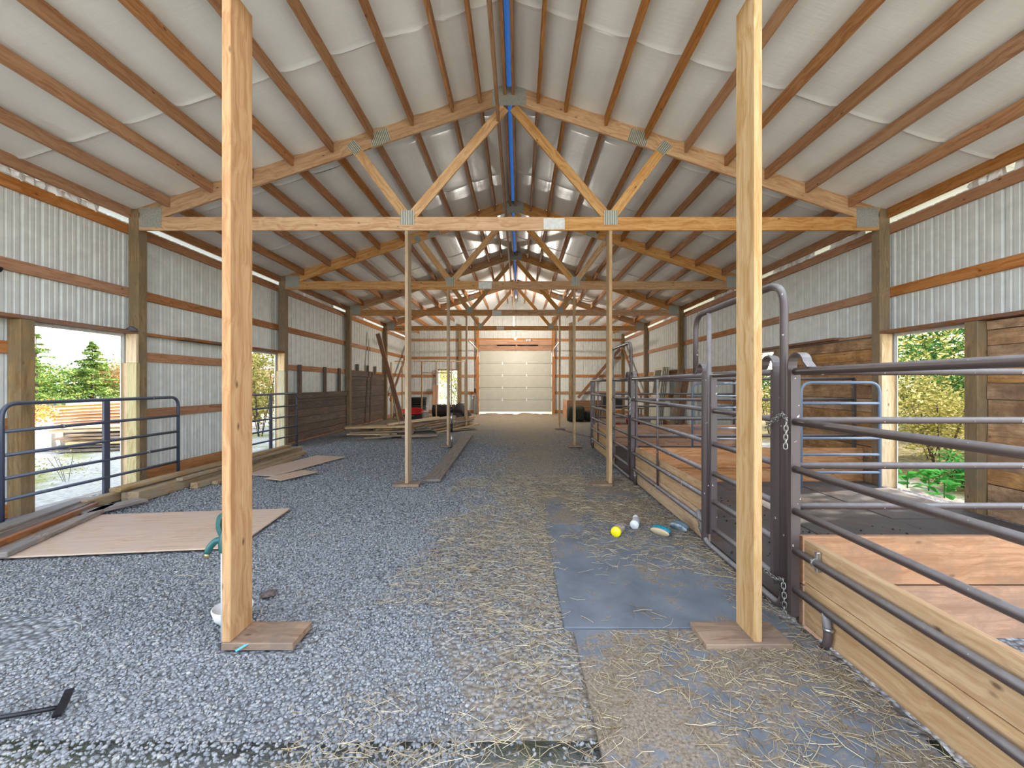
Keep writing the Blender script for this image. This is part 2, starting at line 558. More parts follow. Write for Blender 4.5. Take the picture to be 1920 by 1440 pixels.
# ------------------------------------------------------------------ dimensions
CX = -0.135
XL, XR = -5.235, 4.965                        # inner faces of the wall posts
TY = [1.75 - 3.6, 2.24, 5.87, 9.54, 13.21, 16.88, 20.55]
YB = 20.55                                    # inner line of the back wall posts
YF = 1.7                                    # open front end
GZ = [(.0, .14), (.92, 1.05), (1.735, 1.865), (2.61, 2.74), (3.48, 3.61)]
def roof_z(x): return 5.55 - .3333 * abs(x - CX)

# ------------------------------------------------------------------ ground and floor
def fz(x, y):
    z = .012 * noise.noise(Vector((x * .6, y * .6, 3.1))) + .006 * noise.noise(Vector((x * 3, y * 3, 8)))
    z -= .01
    if x > 1.72 and y < 2.66: z -= .11
    if y > 14:
        z += .13 * math.exp(-((y - 18.6) / 1.1) ** 2) * math.exp(-((x + .1) / 2.6) ** 2) * (.75 + .8 * noise.noise(Vector((x * 1.5, y * 1.5, 1))))
        z += .05 * max(0, min(1, (y - 14) / 3)) * noise.noise(Vector((x * 4, y * 4, 6)))
        if y > 19.7: z -= .15 * min(1, (y - 19.7) / .7)
    return z
def grid_mesh(name, x0, x1, y0, y1, st, fn, mat):
    nx, ny = int((x1 - x0) / st) + 1, int((y1 - y0) / st) + 1
    V = []
    for j in range(ny):
        y = y0 + (y1 - y0) * j / (ny - 1)
        for i in range(nx):
            x = x0 + (x1 - x0) * i / (nx - 1)
            V.append((x, y, fn(x, y)))
    Fc = [(j * nx + i, j * nx + i + 1, (j + 1) * nx + i + 1, (j + 1) * nx + i) for j in range(ny - 1) for i in range(nx - 1)]
    return pydata(name, V, Fc, mat, True)
fl = link('floor', grid_mesh('floor', XL - .2, XR + .2, YF, YB + .15, .1, fz, M['floor']))
fl['kind'] = 'structure'
def gz(x, y):
    z = -.16 + .05 * noise.noise(Vector((x * .2, y * .2, 0)))
    return z
gr = link('ground', grid_mesh('ground', -90, 90, -60, 120, 1.5, gz, M['ground']))
gr['kind'] = 'structure'

# ------------------------------------------------------------------ walls
def rib_profile(w):
    pts = []
    n = max(1, round(w / .2286))
    st = w / n
    for k in range(n):
        x = k * st
        pts += [(x, 0), (x + .012, .019), (x + .03, .019), (x + .045, 0), (x + st * .42, 0), (x + st * .45, .005), (x + st * .51, .005), (x + st * .54, 0), (x + st * .72, 0), (x + st * .75, .005), (x + st * .81, .005), (x + st * .84, 0)]
    pts.append((w, 0))
    return pts
def clad_sheet(parent, axis, pos, u0, u1, z0, z1, out):
    """one sheet: axis 'x' = wall plane at X=pos running along Y; out = +1/-1 outward"""
    w = u1 - u0
    if callable(z1):
        V, Fc = [], []
        pr = rib_profile(w)
        if u0 < CX < u1: pr = sorted(pr + [(CX - u0, 0)])
        for (u, d) in pr:
            V += [(u, out * d, 0), (u, out * d, z1(u0 + u) - z0)]
        for i in range(len(pr) - 1):
            Fc.append((2 * i, 2 * i + 2, 2 * i + 3, 2 * i + 1))
        return link('cladding_sheet', pydata('cladding_sheet', V, Fc, M['clad']), None, parent, Matrix.Translation(Vector((u0, pos, z0))))
    key = ('clad', axis, round(w, 3), round(z1 - z0, 3), out)
    me = CACHE.get(key)
    if me is None:
        V, Fc = [], []
        pr = rib_profile(w)
        for (u, d) in pr:
            for z in (0, z1 - z0):
                V.append((out * d, u, z) if axis == 'x' else (u, out * d, z))
        for i in range(len(pr) - 1):
            Fc.append((2 * i, 2 * i + 2, 2 * i + 3, 2 * i + 1))
        me = pydata('cladding_sheet', V, Fc, M['clad'])
        CACHE[key] = me
    loc = (pos, u0, z0) if axis == 'x' else (u0, pos, z0)
    return link('cladding_sheet', me, None, parent, Matrix.Translation(Vector(loc)))
def clad_run(parent, axis, pos, u0, u1, z0, z1, out):
    n = max(1, math.ceil((u1 - u0) / .9144 - .05))
    for k in range(n):
        a = u0 + (u1 - u0) * k / n
        b = u0 + (u1 - u0) * (k + 1) / n
        clad_sheet(parent, axis, pos, a, b, z0, z1, out)

def side_wall(name, xin, s, op0, op1, jamb_on):
    """s=-1 left, +1 right. op0/op1: (y0,y1) openings in bays 0 and 1"""
    w = structure(name)
    xo = xin + s * .14                # outer face of posts
    xg = xo + s * .038                # outer face of girts
    for i, y in enumerate(TY[:-1]):
        if i == 0: continue
        bx('post', xin, xo, y, y + .14, -.15, roof_z(xin) - .03, M['post'], w, .005)
    bx('post', xin, xo, YB - .0, YB + .14, -.15, roof_z(xin) - .03, M['post'], w, .005)
    ops = [op0, op1]
    for bi in range(len(TY) - 1):
        ya, yb = max(TY[bi], YF), TY[bi + 1]
        segs = [(ya, yb)]
        for o in ops:
            if ya - .2 < o[0] < yb:
                segs = [(ya, o[0]), (o[1], yb)]
        for gi, (z0, z1) in enumerate(GZ):
            for (a, b) in (segs if gi < 3 else [(ya, yb)]):
                if b - a > .2:
                    bx('girt', xo, xg, a, b - .004, z0, z1, M['girt'], w)
        # eave purlin
        bx('eave_purlin', xo - s * .045, xo - s * .005, ya + .145, yb - .005, 3.69, 3.83, M['purlin'], w)
    # cladding
    cuts = [YF, op0[0], op0[1], op1[0], op1[1], YB + .18]
    for k in range(5):
        if k in (1, 3):
            clad_run(w, 'x', xg, cuts[k], cuts[k + 1], 2.14, 3.64, s)
        else:
            clad_run(w, 'x', xg, cuts[k], cuts[k + 1], -.2, 3.64, s)
    # opening carpentry
    for bi, o in ((1, op0), (2, op1)):
        y0, y1 = o
        py = TY[bi + 1]
        bx('header', xo + s * .03, xin - s * .005, y0 - .75 if bi == 1 else y0 - 1.6, py - .002, 2.10, 2.14, M['header'], w)
        bx('header_trim', xg + s * .025, xg - s * .02, y0 - .02, y1 + .02, 2.06, 2.10, M['white'], w)
        bx('jamb_post', xin, xo, y0 - .14, y0, -.1, 2.098, M['post'], w, .005)
        bx('jamb_board', xo - s * .0, xin - s * .006, py - .04, py - .001, 1.70, 2.098, M['pale'], w)
        bx('jamb_board', xo - s * .03, xin - s * .02, py - .055, py - .001, -.02, 1.698, M['green'] if s < 0 else M['pale'], w)
        bx('jamb_board', xg + s * .02, xo - s * .03, py - .04, py - .001, -.02, 1.698, M['pale'], w)
        bx('sill_board', xg + s * .16, xo - s * .08, y0 - .02, y1 + .02, -.08, -.01, M['greyp'], w)
        bx('sill_board', xo - s * .09, xin - s * .02, y0 - .0, y1 + .0, -.06, .015, M['greyp'], w)
    return w
OL0, OL1 = (4.62, 5.80), (8.27, 9.47)
OR0, OR1 = (4.76, 5.80), (8.33, 9.47)
wl = side_wall('wall_left', XL, -1, OL0, OL1, None)
wr = side_wall('wall_right', XR, 1, OR0, OR1, None)

def plank_wall(parent, x0, x1, y0, y1, z0, z1, h, mat, seed, gap=.005):
    r = random.Random(seed)
    z = z0
    while z < z1 - .03:
        hh = min(h * r.uniform(.88, 1.1), z1 - z)
        dx = r.uniform(-.006, .006)
        a, b = (y0 + r.uniform(0, .01), y1 - r.uniform(0, .01))
        o = beam('plank', ((x0 + x1) / 2 + dx, a, z + hh / 2 + r.uniform(-.004, .004)), ((x0 + x1) / 2 + dx, b, z + hh / 2 + r.uniform(-.004, .004)), abs(x1 - x0), hh - gap, mat, parent)
        z += hh
# left wall: old boarding in bays 2 and 3
xo = XL - .14
plank_wall(wl, xo + .005, xo + .045, TY[3] + .15, TY[4] - .01, .05, 1.18, .19, M['darkp'], 3)
bx('plank', xo + .05, xo + .085, TY[3] + .15, TY[4] + .0, 1.05, 1.20, M['darkp'], wl)
for y in (10.35, 11.7, 12.65):
    bx('stud', xo + .002, xo + .04, y, y + .14, 1.185, 1.88, M['darkp'], wl)
plank_wall(wl, xo + .005, xo + .045, TY[4] + .15, TY[5] - .01, .06, 1.80, .19, M['darkp'], 5)
bx('plank', xo + .05, xo + .085, TY[4] + .15, TY[4] + 2.4, 1.66, 1.84, M['darkp'], wl)
for y in (13.42, 14.1, 15.05, 15.85):
    bx('stud', xo + .002, xo + .04, y, y + .14, 1.81, 2.07, M['darkp'], wl)
bx('rail_board', xo + .0, xo + .03, TY[2] + .15, OL1[0] - .15, 2.10, 2.145, M['girt'], wl)
bx('kick_board', xo + .005, xo + .043, TY[2] + .15, OL1[0] - .15, .0, .2, M['girt'], wl)
bx('stud', xo - .03, xo + .02, TY[2] + .141, TY[2] + .18, 1.74, 2.10, M['girt'], wl)
# right wall lining
xo = XR + .14
plank_wall(wr, xo - .045, xo - .005, TY[1] + .15, OR0[0] - .145, -.02, 2.09, .185, M['lining'], 11)
plank_wall(wr, xo - .045, xo - .005, TY[2] + .15, OR1[0] - .145, -.02, 2.07, .185, M['lining'], 12)
bx('kick_board', xo - .043, xo - .005, TY[3] + .15, TY[4], .0, .2, M['girt'], wr)
bx('rail_board', xo - .05, xo - .0, TY[2] + .15, OR1[1], 2.085, 2.125, M['girt'], wr)

# gap at the eaves: torn ends of the insulation
def scrap(parent, s, y0, y1, seed):
    r = random.Random(seed)
    xin = XL if s < 0 else XR
    x = xin + s * .17
    n = max(3, int((y1 - y0) / .05))
    V, Fc = [], []
    for i in range(n + 1):
        y = y0 + (y1 - y0) * i / n
        b = r.uniform(.02, .1)
        dx = r.uniform(-.03, .03)
        V += [(x + dx, y, 3.72 - r.uniform(0, .02)), (x + dx + r.uniform(-.02, .02), y, 3.68 - b * .5), (x + dx * 1.5 + r.uniform(-.02, .02), y + r.uniform(-.02, .02), 3.62 - b * .3)]
    for i in range(n):
        for k in range(2):
            Fc.append((3 * i + k, 3 * i + 3 + k, 3 * i + 4 + k, 3 * i + 1 + k))
    link('torn_insulation', pydata('torn', V, Fc, M['vinyl']), None, parent)
for (a, b) in ((4.3, 5.0), (5.05, 5.5), (9.9, 12.4), (13.6, 14.8), (17.2, 18.6)):
    scrap(wl, -1, a, b, int(a * 10))
for (a, b) in ((3.6, 4.4), (4.5, 4.9), (6.3, 7.0), (7.4, 8.6), (10.2, 11.2), (13.5, 15.2), (17.2, 19.0)):
    scrap(wr, 1, a, b, int(a * 11))

# back wall
wb = structure('wall_back')
yb0 = YB + .14
DX0, DX1 = -1.93, 1.60                       # garage door
MX0, MX1 = -3.92, -2.96                      # man door
for x in (XL + .0, -2.92, 2.42, XR - .14):
    if x in (XL + .0, XR - .14): continue
    bx('post', x, x + .14, YB, yb0, -.15, roof_z(x) - .35, M['post'], wb, .005)
bx('door_post', DX0 - .14, DX0 - .005, YB, yb0, -.15, roof_z(DX0) - .35, M['girt'], wb)
bx('door_post', DX1 + .005, DX1 + .14, YB, yb0, -.15, roof_z(DX1) - .35, M['girt'], wb)
for gi, (z0, z1) in enumerate(GZ):
    if gi == 4: segs = [(XL, DX0 - .14), (DX1 + .14, XR)]
    elif gi == 3: segs = [(XL, DX0 - .14), (DX1 + .14, XR)]
    else: segs = [(XL, MX0), (MX1, DX0 - .14), (DX1 + .14, XR)]
    for (a, b) in segs:
        bx('girt', a, b, yb0, yb0 + .038, z0, z1, M['girt'], wb)
for (z0, z1) in ((3.02, 3.26), (3.30, 3.50), (3.52, 3.62)):
    bx('header', DX0, DX1, YB + .06, YB + .1, z0, z1, M['girt'], wb)
yc = yb0 + .04
def zt(x): return roof_z(x) + .04
for (a, b, z0) in ((XL - .14, MX0, -.2), (MX1, DX0, -.2), (DX1, XR + .14, -.2), (MX0, MX1, 2.08), (DX0, DX1, 3.0)):
    clad_run(wb, 'y', yc, a, b, z0, zt, 1)
# end brace boards in the corners
beam('corner_brace', (XR - .1, YB - .03, 3.1), (2.85, YB - .03, .75), .04, .14, M['header'], wb)
beam('corner_brace', (XR - .06, YB - .1, 3.4), (XR - .06, 17.1, .85), .04, .14, M['header'], wr)
beam('corner_brace', (XL + .06, YB - .1, 3.45), (XL + .06, 17.15, .75), .04, .14, M['header'], wl)
# man-door frame
md = structure('door_2')
bx('frame', MX0 - .09, MX0, YB + .0, YB + .2, -.1, 2.1, M['white'], md)
bx('frame', MX0 + .0, MX0 + .05, YB + .02, YB + .2, -.1, 2.06, M['white'], md)
bx('frame', MX1 - .03, MX1 + .02, YB + .02, YB + .2, -.1, 2.06, M['pale'], md)
bx('frame', MX0 - .09, MX1 + .09, YB + .02, YB + .2, 2.06, 2.12, M['header'], md)
# garage door
gd = structure('door_1')
for k in range(5):
    z0 = .06 + k * .588
    sec = bx('door_section', DX0 + .01, DX1 - .01, YB + .1, YB + .135, z0 + .004, z0 + .584, M['door'], gd, .004)
    if k < 4:
        bx('joint_strip', DX0 + .01, DX1 - .01, YB + .108, YB + .13, z0 + .583, z0 + .593, M['steelblack'], gd, 0)
    for xx in (-.80, .37):
        if k < 4:
            bx('hinge', xx - .03, xx + .03, YB + .085, YB + .1, z0 + .52, z0 + .65, M['white'], gd)
    for xx in (DX0 + .03, DX1 - .03):
        bx('roller_bracket', xx - .025, xx + .025, YB + .085, YB + .1, z0 + .53, z0 + .63, M['galv'], gd)
for s, xx in ((-1, DX0 - .05), (1, DX1 + .05)):
    pts = fillet([(xx, YB + .02, -.05), (xx, YB + .02, 3.05), (xx, 16.9, 3.12)], .35)
    tube('track', pts, .02, M['white'], gd, section=rect(.05, .035))
tube('torsion_bar', [(DX0, YB - .02, 3.27), (DX1, YB - .02, 3.27)], .013, M['galv'], gd)
tube('torsion_spring', [(-1.05, YB - .02, 3.27), (-.15, YB - .02, 3.27)], .035, M['steelblack'], gd)
tube('torsion_spring', [(-.08, YB - .02, 3.27), (.92, YB - .02, 3.27)], .035, M['steelblack'], gd)

# ------------------------------------------------------------------ ceiling: purlins, insulation, ridge
ce = structure('ceiling')
POFF = [.40, .78, 1.33, 1.885, 2.43, 2.98, 3.53, 4.09, 4.68]
PH = .14
for bi in range(len(TY) - 1):
    ya, yb = max(TY[bi] + .04, YF - .3), TY[bi + 1] - .002
    for s in (-1, 1):
        for off in [.055] + POFF:
            x = CX + s * off
            z = roof_z(x) - .012
            beam('purlin', (x, ya, z - PH / 2), (x, yb, z - PH / 2), .04, PH, M['purlin'], ce)
# long brace board under the ridge
bx('ridge_brace', CX - .17, CX - .13, TY[1] + .1, YB - .1, 5.02, 5.15, M['purlin'], ce)
# vinyl-faced insulation rolls, each hanging a little between the purlins
def roll_mesh(s, w, seed):
    key = ('roll', s, round(w, 2), seed)
    if key in CACHE: return CACHE[key]
    r = random.Random(seed)
    xs = [.035] + [o + d for o in POFF for d in (-.02, .02)] + [5.15, 5.62]
    xs = sorted([.035] + POFF + [5.22, 5.66])
    cols = []
    for a, b in zip(xs[:-1], xs[1:]):
        for k in range(7):
            t = k / 7
            cols.append((a + (b - a) * t, .036 * (1 - (2 * t - 1) ** 4) * min(1, (b - a) / .5)))
    cols.append((xs[-1], 0))
    rows = [0, .012, .03, .06] + [w * k / 8 for k in range(1, 8)] + [w - .06, w - .03, w - .012, w]
    V, Fc = [], []
    for y in rows:
        e = min(y, w - y)
        lip = -.014 * max(0, 1 - e / .04)
        for (x, sg) in cols:
            z = -.3333 * x - sg * (1 + .25 * noise.noise(Vector((x * 2, y * 3 + seed, s)))) + lip
            V.append((s * x, y, z))
    nc = len(cols)
    for j in range(len(rows) - 1):
        for i in range(nc - 1):
            Fc.append((j * nc + i, j * nc + i + 1, (j + 1) * nc + i + 1, (j + 1) * nc + i))
    me = pydata('insulation_sheet', V, Fc, M['vinyl'], True)
    CACHE[key] = me
    return me
seams = [4.55 + 1.83 * k for k in range(-3, 9)] + [YB + .3]
seams = [YF] + [y for y in seams if YF + .3 < y < YB] + [YB + .25]
for k, (a, b) in enumerate(zip(seams[:-1], seams[1:])):
    for s in (-1, 1):
        link('insulation_sheet', roll_mesh(s, b - a, k % 4), None, ce, Matrix.Translation(Vector((CX, a, 5.565))))
for s in (-1, 1):
    beam('roof_sheet', (CX + s * .04, (YF + YB) / 2, 5.66 - .0133), (CX + s * 5.8, (YF + YB) / 2, 5.66 - .3333 * 5.8), YB - YF + .7, .02, M['clad'], ce, ch=0)
    beam('ridge_glazing', (CX, (YF + YB) / 2, 5.735), (CX + s * .2, (YF + YB) / 2, 5.735 - .0666), YB - YF + .7, .004, M['ridge'], ce, ch=0)

# ------------------------------------------------------------------ trusses
NTH = ['nearest the viewer, carried by the pair of front posts', 'above the second pair of props with the plank between them', 'third from the front, one bay behind', 'fourth from the front, before the garage door']
TRL = {1: 'timber roof truss at the very front, over the two nearest pale props',
       2: 'large timber roof truss with king apex plate, over props beside the grey floor plank',
       3: 'second full timber roof truss behind, its white splice plate left of centre',
       4: 'third full timber roof truss behind, over the slim props near the scrap pile',
       5: 'farthest full timber roof truss, close before the beige garage door'}
def plate(parent, x, z, w, h, y, rot=0.0, mat='galv'):
    o = link('gusset_plate', box_mesh(w, .003, h, M[mat], 0), None, parent, Matrix.Translation(Vector((x, y, z))) @ Matrix.Rotation(rot, 4, 'Y'))
    return o
def truss(i):
    y = TY[i]
    t = thing('roof_truss', TRL[i], 'truss', (CX, y, 3.53))
    yc = y + .02
    th = .038
    # bottom chord in two lengths spliced near the middle
    xs = CX + [0, .3, .62, -.62, -.55, -.6][i]
    bx('bottom_chord', XL + .004, xs, y, y + th, 3.525, 3.71, M['truss'], t)
    bx('bottom_chord', xs, XR - .004, y, y + th, 3.525, 3.71, M['truss'], t)
    plate(t, xs, 3.615, .29, .15, y - .002, 0, 'white')
    sl = math.atan(.3333)
    for s in (-1, 1):
        # top chord
        d = .235 / math.cos(sl) / 2
        a = Vector((CX, yc, 5.545 - d)); b = Vector((CX + s * 5.08, yc, 5.545 - d - .3333 * 5.08))
        a.x += s * .0
        beam('top_chord', a, b, th, .235, M['truss'], t)
        # webs
        beam('web', (CX + s * .06, yc, 5.22), (CX + s * 1.33, yc, 3.74), th - .004, .13, M['web'], t)
        beam('web', (CX + s * 2.12, yc, 4.66), (CX + s * 1.45, yc, 3.76), th - .004, .13, M['web'], t)
        plate(t, CX + s * 1.40, 3.70, .19, .20, y - .003, 0, 'tooth')
        plate(t, CX + s * 2.13, 4.66, .14, .17, y - .003, s * math.radians(40), 'tooth')
        plate(t, CX + s * 1.78, 4.80, .27, .19, y - .003, s * sl, 'tooth')
        plate(t, CX + s * 4.93, 3.70, .30, .27, y - .003, 0, 'galv')
    plate(t, CX, 5.37, .47, .26, y - .003, 0, 'galv')
    return t
for i in range(1, 6): truss(i)

# ------------------------------------------------------------------ props (support posts) with foot blocks
PRL = {1: 'pale square-sawn timber prop at the front {} the gravel and hydrant',
       2: '', 3: '', 4: ''}
PROPS = [
    (-1.576, -1.529, 2.26, 'thick pale timber prop nearest on the left, standing beside the green hydrant'),
    (1.246, 1.290, 2.26, 'thick pale timber prop nearest on the right, before the brown stall gate'),
    (-1.571, -1.527, 5.87, 'timber prop standing at the near end of the long grey plank'),
    (1.240, 1.284, 5.87, 'timber prop on a foot block beside the second arched gate'),
    (-1.615, -1.571, 9.54, 'slim timber prop beside the black and silver jack'),
    (1.225, 1.269, 9.54, 'slim timber prop beyond the stall panels at the right of the aisle'),
    (-1.655, -1.611, 13.21, 'farthest slim timber prop on the left, beside the scrap heap'),
    (1.245, 1.289, 13.21, 'farthest slim timber prop on the right, near the dark bales')]
for k, (x0, x1, y, lab) in enumerate(PROPS):
    t = thing('support_post', lab, 'post', ((x0 + x1) / 2, y, 0), 'timber props under the trusses')
    bx('post_shaft', x0, x1, y, y + .19, .04, 3.522, M['propleft' if k == 0 else 'prop'], t, .004)
    if k == 0: bx('foot_block', x0, x0 + .38, y - .005, y + .205, .0, .04, M['block'], t, .004)
    elif k == 1: bx('foot_block', .985, 1.445, y - .02, y + .20, .004, .042, M['block'], t, .004)
    elif k == 2: bx('foot_block', x0 - .16, x0 + .2, y - .05, y + .15, .0, .038, M['block'], t, .004)
    elif k == 3: bx('foot_block', x0 - .24, x1 + .0, y - .04, y + .15, .004, .04, M['block'], t, .004)
    else: bx('foot_block', x0 - .12, x1 + .14, y - .04, y + .15, .0, .04, M['block'], t, .004)

# ------------------------------------------------------------------ floor plank, plywood, mats
o = beam('floor_plank', (-1.245, 6.1, .03), (-1.37, 11.5, .03), .25, .04, M['greyp'], ch=.006)
tag(o, 'long weathered grey plank lying on the gravel between the props', 'plank')
ply_a, ply_u = Vector((-2.414, 3.63, 0)), Vector((-.139, 1.13, 0)).normalized()
ply_l = Vector((-ply_u.y, ply_u.x, 0))
c = ply_a + ply_u * .57 + ply_l * 1.22
o = beam('plywood_sheet', c - ply_l * 1.22 + Vector((0, 0, .018)), c + ply_l * 1.22 + Vector((0, 0, .018)), 1.14, .014, M['ply'], ch=.002)
tag(o, 'large pinkish plywood sheet lying flat behind the nearest left prop', 'plywood')
o = beam('plywood_sheet', (-4.0, 6.5, .02), (-3.62, 8.2, .02), .62, .012, M['ply'], ch=.002)
tag(o, 'smaller plywood sheet lying beside the far end of the timber stack', 'plywood')
o = beam('plywood_scrap', (-3.55, 6.15, .034), (-3.3, 6.75, .034), .35, .01, M['ply'], ch=.002)
tag(o, 'small torn plywood offcut overlapping the smaller plywood sheet', 'plywood')
def slab(name, x0, x1, y0, y1, z0, z1, mat, label, cat, rot=0):
    cxx, cyy = (x0 + x1) / 2, (y0 + y1) / 2
    o = link(name, box_mesh(x1 - x0, y1 - y0, z1 - z0, mat, .004), None, None, Matrix.Translation(Vector((cxx, cyy, (z0 + z1) / 2))) @ Matrix.Rotation(rot, 4, 'Z'))
    return tag(o, label, cat)
slab('rubber_mat', .275, 1.50, 4.27, 5.94, -.02, .012, M['rubberd'], 'grey rubber aisle mat at the foot block of the second right prop', 'mat', .004)
slab('rubber_mat', .265, 1.56, 2.445, 4.26, -.02, .014, M['rubber'], 'bare blue-grey rubber aisle mat with jars and brushes at its far edge', 'mat', -.006)
slab('rubber_mat', .315, 1.60, .65, 2.435, -.02, .012, M['rubberd'], 'straw-strewn rubber aisle mat under the nearest right foot block', 'mat', .006)

# ------------------------------------------------------------------ loose gravel and straw (real geometry)
def icosa():
    p = (1 + 5 ** .5) / 2
    v = np.array([(-1, p, 0), (1, p, 0), (-1, -p, 0), (1, -p, 0), (0, -1, p), (0, 1, p), (0, -1, -p), (0, 1, -p), (p, 0, -1), (p, 0, 1), (-p, 0, -1), (-p, 0, 1)], float)
    v /= np.linalg.norm(v[0])
    f = np.array([(0, 11, 5), (0, 5, 1), (0, 1, 7), (0, 7, 10), (0, 10, 11), (1, 5, 9), (5, 11, 4), (11, 10, 2), (10, 7, 6), (7, 1, 8), (3, 9, 4), (3, 4, 2), (3, 2, 6), (3, 6, 8), (3, 8, 9), (4, 9, 5), (2, 4, 11), (6, 2, 10), (8, 6, 7), (9, 8, 1)])
    return v, f
def fast_mesh(name, V, Fc, mat):
    me = bpy.data.meshes.new(name)
    nv, nf, k = len(V), len(Fc), Fc.shape[1]
    me.vertices.add(nv); me.vertices.foreach_set('co', V.astype(np.float32).ravel())
    me.loops.add(nf * k); me.loops.foreach_set('vertex_index', Fc.astype(np.int32).ravel())
    me.polygons.add(nf)
    me.polygons.foreach_set('loop_start', np.arange(0, nf * k, k, dtype=np.int32))
    me.materials.append(mat)
    me.update(calc_edges=True)
    return me
rs = np.random.RandomState(5)
def rotmats(n):
    q = rs.normal(size=(n, 4)); q /= np.linalg.norm(q, axis=1)[:, None]
    w, x, y, z = q.T
    return np.stack([np.stack([1 - 2 * (y * y + z * z), 2 * (x * y - z * w), 2 * (x * z + y * w)], -1),
                     np.stack([2 * (x * y + z * w), 1 - 2 * (x * x + z * z), 2 * (y * z - x * w)], -1),
                     np.stack([2 * (x * z - y * w), 2 * (y * z + x * w), 1 - 2 * (x * x + y * y)], -1)], -2)
def scatter_pts(x0, x1, y0, y1, dens):
    n = int((x1 - x0) * (y1 - y0) * dens)
    return np.stack([rs.uniform(x0, x1, n), rs.uniform(y0, y1, n)], 1)
pts = np.concatenate([scatter_pts(-2.6, .30, 1.2, 2.6, 4600), scatter_pts(-4.6, .30, 2.6, 4.2, 3200), scatter_pts(-4.6, .35, 4.2, 7.0, 1500), scatter_pts(-4.5, 1.5, 7.0, 10.5, 600)])
chk = np.array([noise.noise(Vector((x * .9, y * .9, 4))) for x, y in pts])
keep = ~((pts[:, 0] > -.75) & (chk + (pts[:, 0] + .75) * .9 > .32) & (rs.uniform(size=len(pts)) < .8))
keep &= ~((pts[:, 0] > -1.6) & (pts[:, 0] < -1.17) & (pts[:, 1] > 2.24) & (pts[:, 1] < 2.48))
keep &= ~((pts[:, 1] > 5.94) & (pts[:, 0] > -.2) & (rs.uniform(size=len(pts)) < .85))
rel = pts - np.array([ply_a.x, ply_a.y])
du, dl = rel @ np.array([ply_u.x, ply_u.y]), rel @ np.array([ply_l.x, ply_l.y])
keep &= ~((du > -.01) & (du < 1.15) & (dl > -.01) & (dl < 2.45))
pts = pts[keep]
n = len(pts)
bv, bf = icosa()
rad = rs.uniform(.006, .0115, n) * np.where(pts[:, 1] > 7, 1.5, np.where(pts[:, 1] > 4.2, 1.2, 1.0))
loc = rs.uniform(.55, 1.3, (n, 12, 1)) * bv[None] * (rs.uniform(.55, 1.25, (n, 1, 3)))
V = np.einsum('nij,nkj->nki', rotmats(n), loc) * rad[:, None, None]
V[:, :, 2] *= .75
base = np.array([fz(x, y) for x, y in pts])
V += np.stack([pts[:, 0], pts[:, 1], base + rad * .35], 1)[:, None, :]
Fc = (bf[None] + (np.arange(n) * 12)[:, None, None]).reshape(-1, 3)
o = link('gravel', fast_mesh('gravel', V.reshape(-1, 3), Fc, M['stone']))
tag(o, 'loose blue-grey crushed stone gravel covering the barn floor', 'gravel', kind='stuff')

def straws(name, P2, lab, lmin, lmax, w, zoff):
    n = len(P2)
    L = rs.uniform(lmin, lmax, n) * rs.uniform(.4, 1, n)
    a = rs.uniform(0, 2 * PI, n)
    dx, dy = np.cos(a) * L / 2, np.sin(a) * L / 2
    tilt = rs.uniform(-.12, .12, n) * L
    bend = rs.normal(0, .12, n) * L
    wd = rs.uniform(.6, 1.3, n) * w
    nx, ny = -np.sin(a), np.cos(a)
    V = np.zeros((n, 9, 3))
    for k, t in enumerate((-1, 0, 1)):
        cx_ = P2[:, 0] + dx * t + (nx * bend if t == 0 else 0)
        cy_ = P2[:, 1] + dy * t + (ny * bend if t == 0 else 0)
        cz_ = zoff + np.abs(tilt) * .5 + tilt * .5 * t + rs.uniform(0, .006, n)
        V[:, 3 * k] = np.stack([cx_ + nx * wd, cy_ + ny * wd, cz_], 1)
        V[:, 3 * k + 1] = np.stack([cx_ - nx * wd, cy_ - ny * wd, cz_], 1)
        V[:, 3 * k + 2] = np.stack([cx_, cy_, cz_ + wd * 1.6], 1)
    fb = []
    for k in (0, 3):
        for p, q in ((0, 1), (1, 2), (2, 0)):
            fb.append((k + p, k + 3 + p, k + 3 + q, k + q))
    fb = np.array(fb)
    Fc = (fb[None] + (np.arange(n) * 9)[:, None, None]).reshape(-1, 4)
    o = link(name, fast_mesh(name, V.reshape(-1, 3), Fc, M['straw']))
    tag(o, lab, 'straw', kind='stuff')
sp = scatter_pts(-.9, 1.6, 1.2, 6.5, 1100)
f = np.array([noise.noise(Vector((x * 1.3, y * 1.1, 2))) + .5 * noise.noise(Vector((x * 4, y * 4, 7))) for x, y in sp])
edge = np.clip((sp[:, 0] + .9) / .9, 0, 1)
bare = ((sp[:, 0] > .26) & (sp[:, 1] > 2.4) & (sp[:, 1] < 3.2)).astype(float) * .75 + ((sp[:, 0] > .3) & (sp[:, 0] < .7) & (sp[:, 1] < 2.4)) * .45 + ((sp[:, 0] > .3) & (sp[:, 0] < .6) & (sp[:, 1] > 3.2)) * .5
sp = sp[(f + edge * .6 - bare * 1.1 + rs.uniform(-.25, .25, len(sp))) > .18]
extra = np.concatenate([scatter_pts(-4.2, .2, 1.3, 4.5, 9), scatter_pts(-.4, 1.6, 2.2, 3.4, 22), scatter_pts(1.35, 1.62, .7, 4.5, 700), scatter_pts(-.4, 1.4, 6.5, 10, 60)])
sp = np.concatenate([sp, extra])
straws('straw', sp, 'scattered dry straw and chaff along the aisle and its mats', .03, .17, .0011, .014)

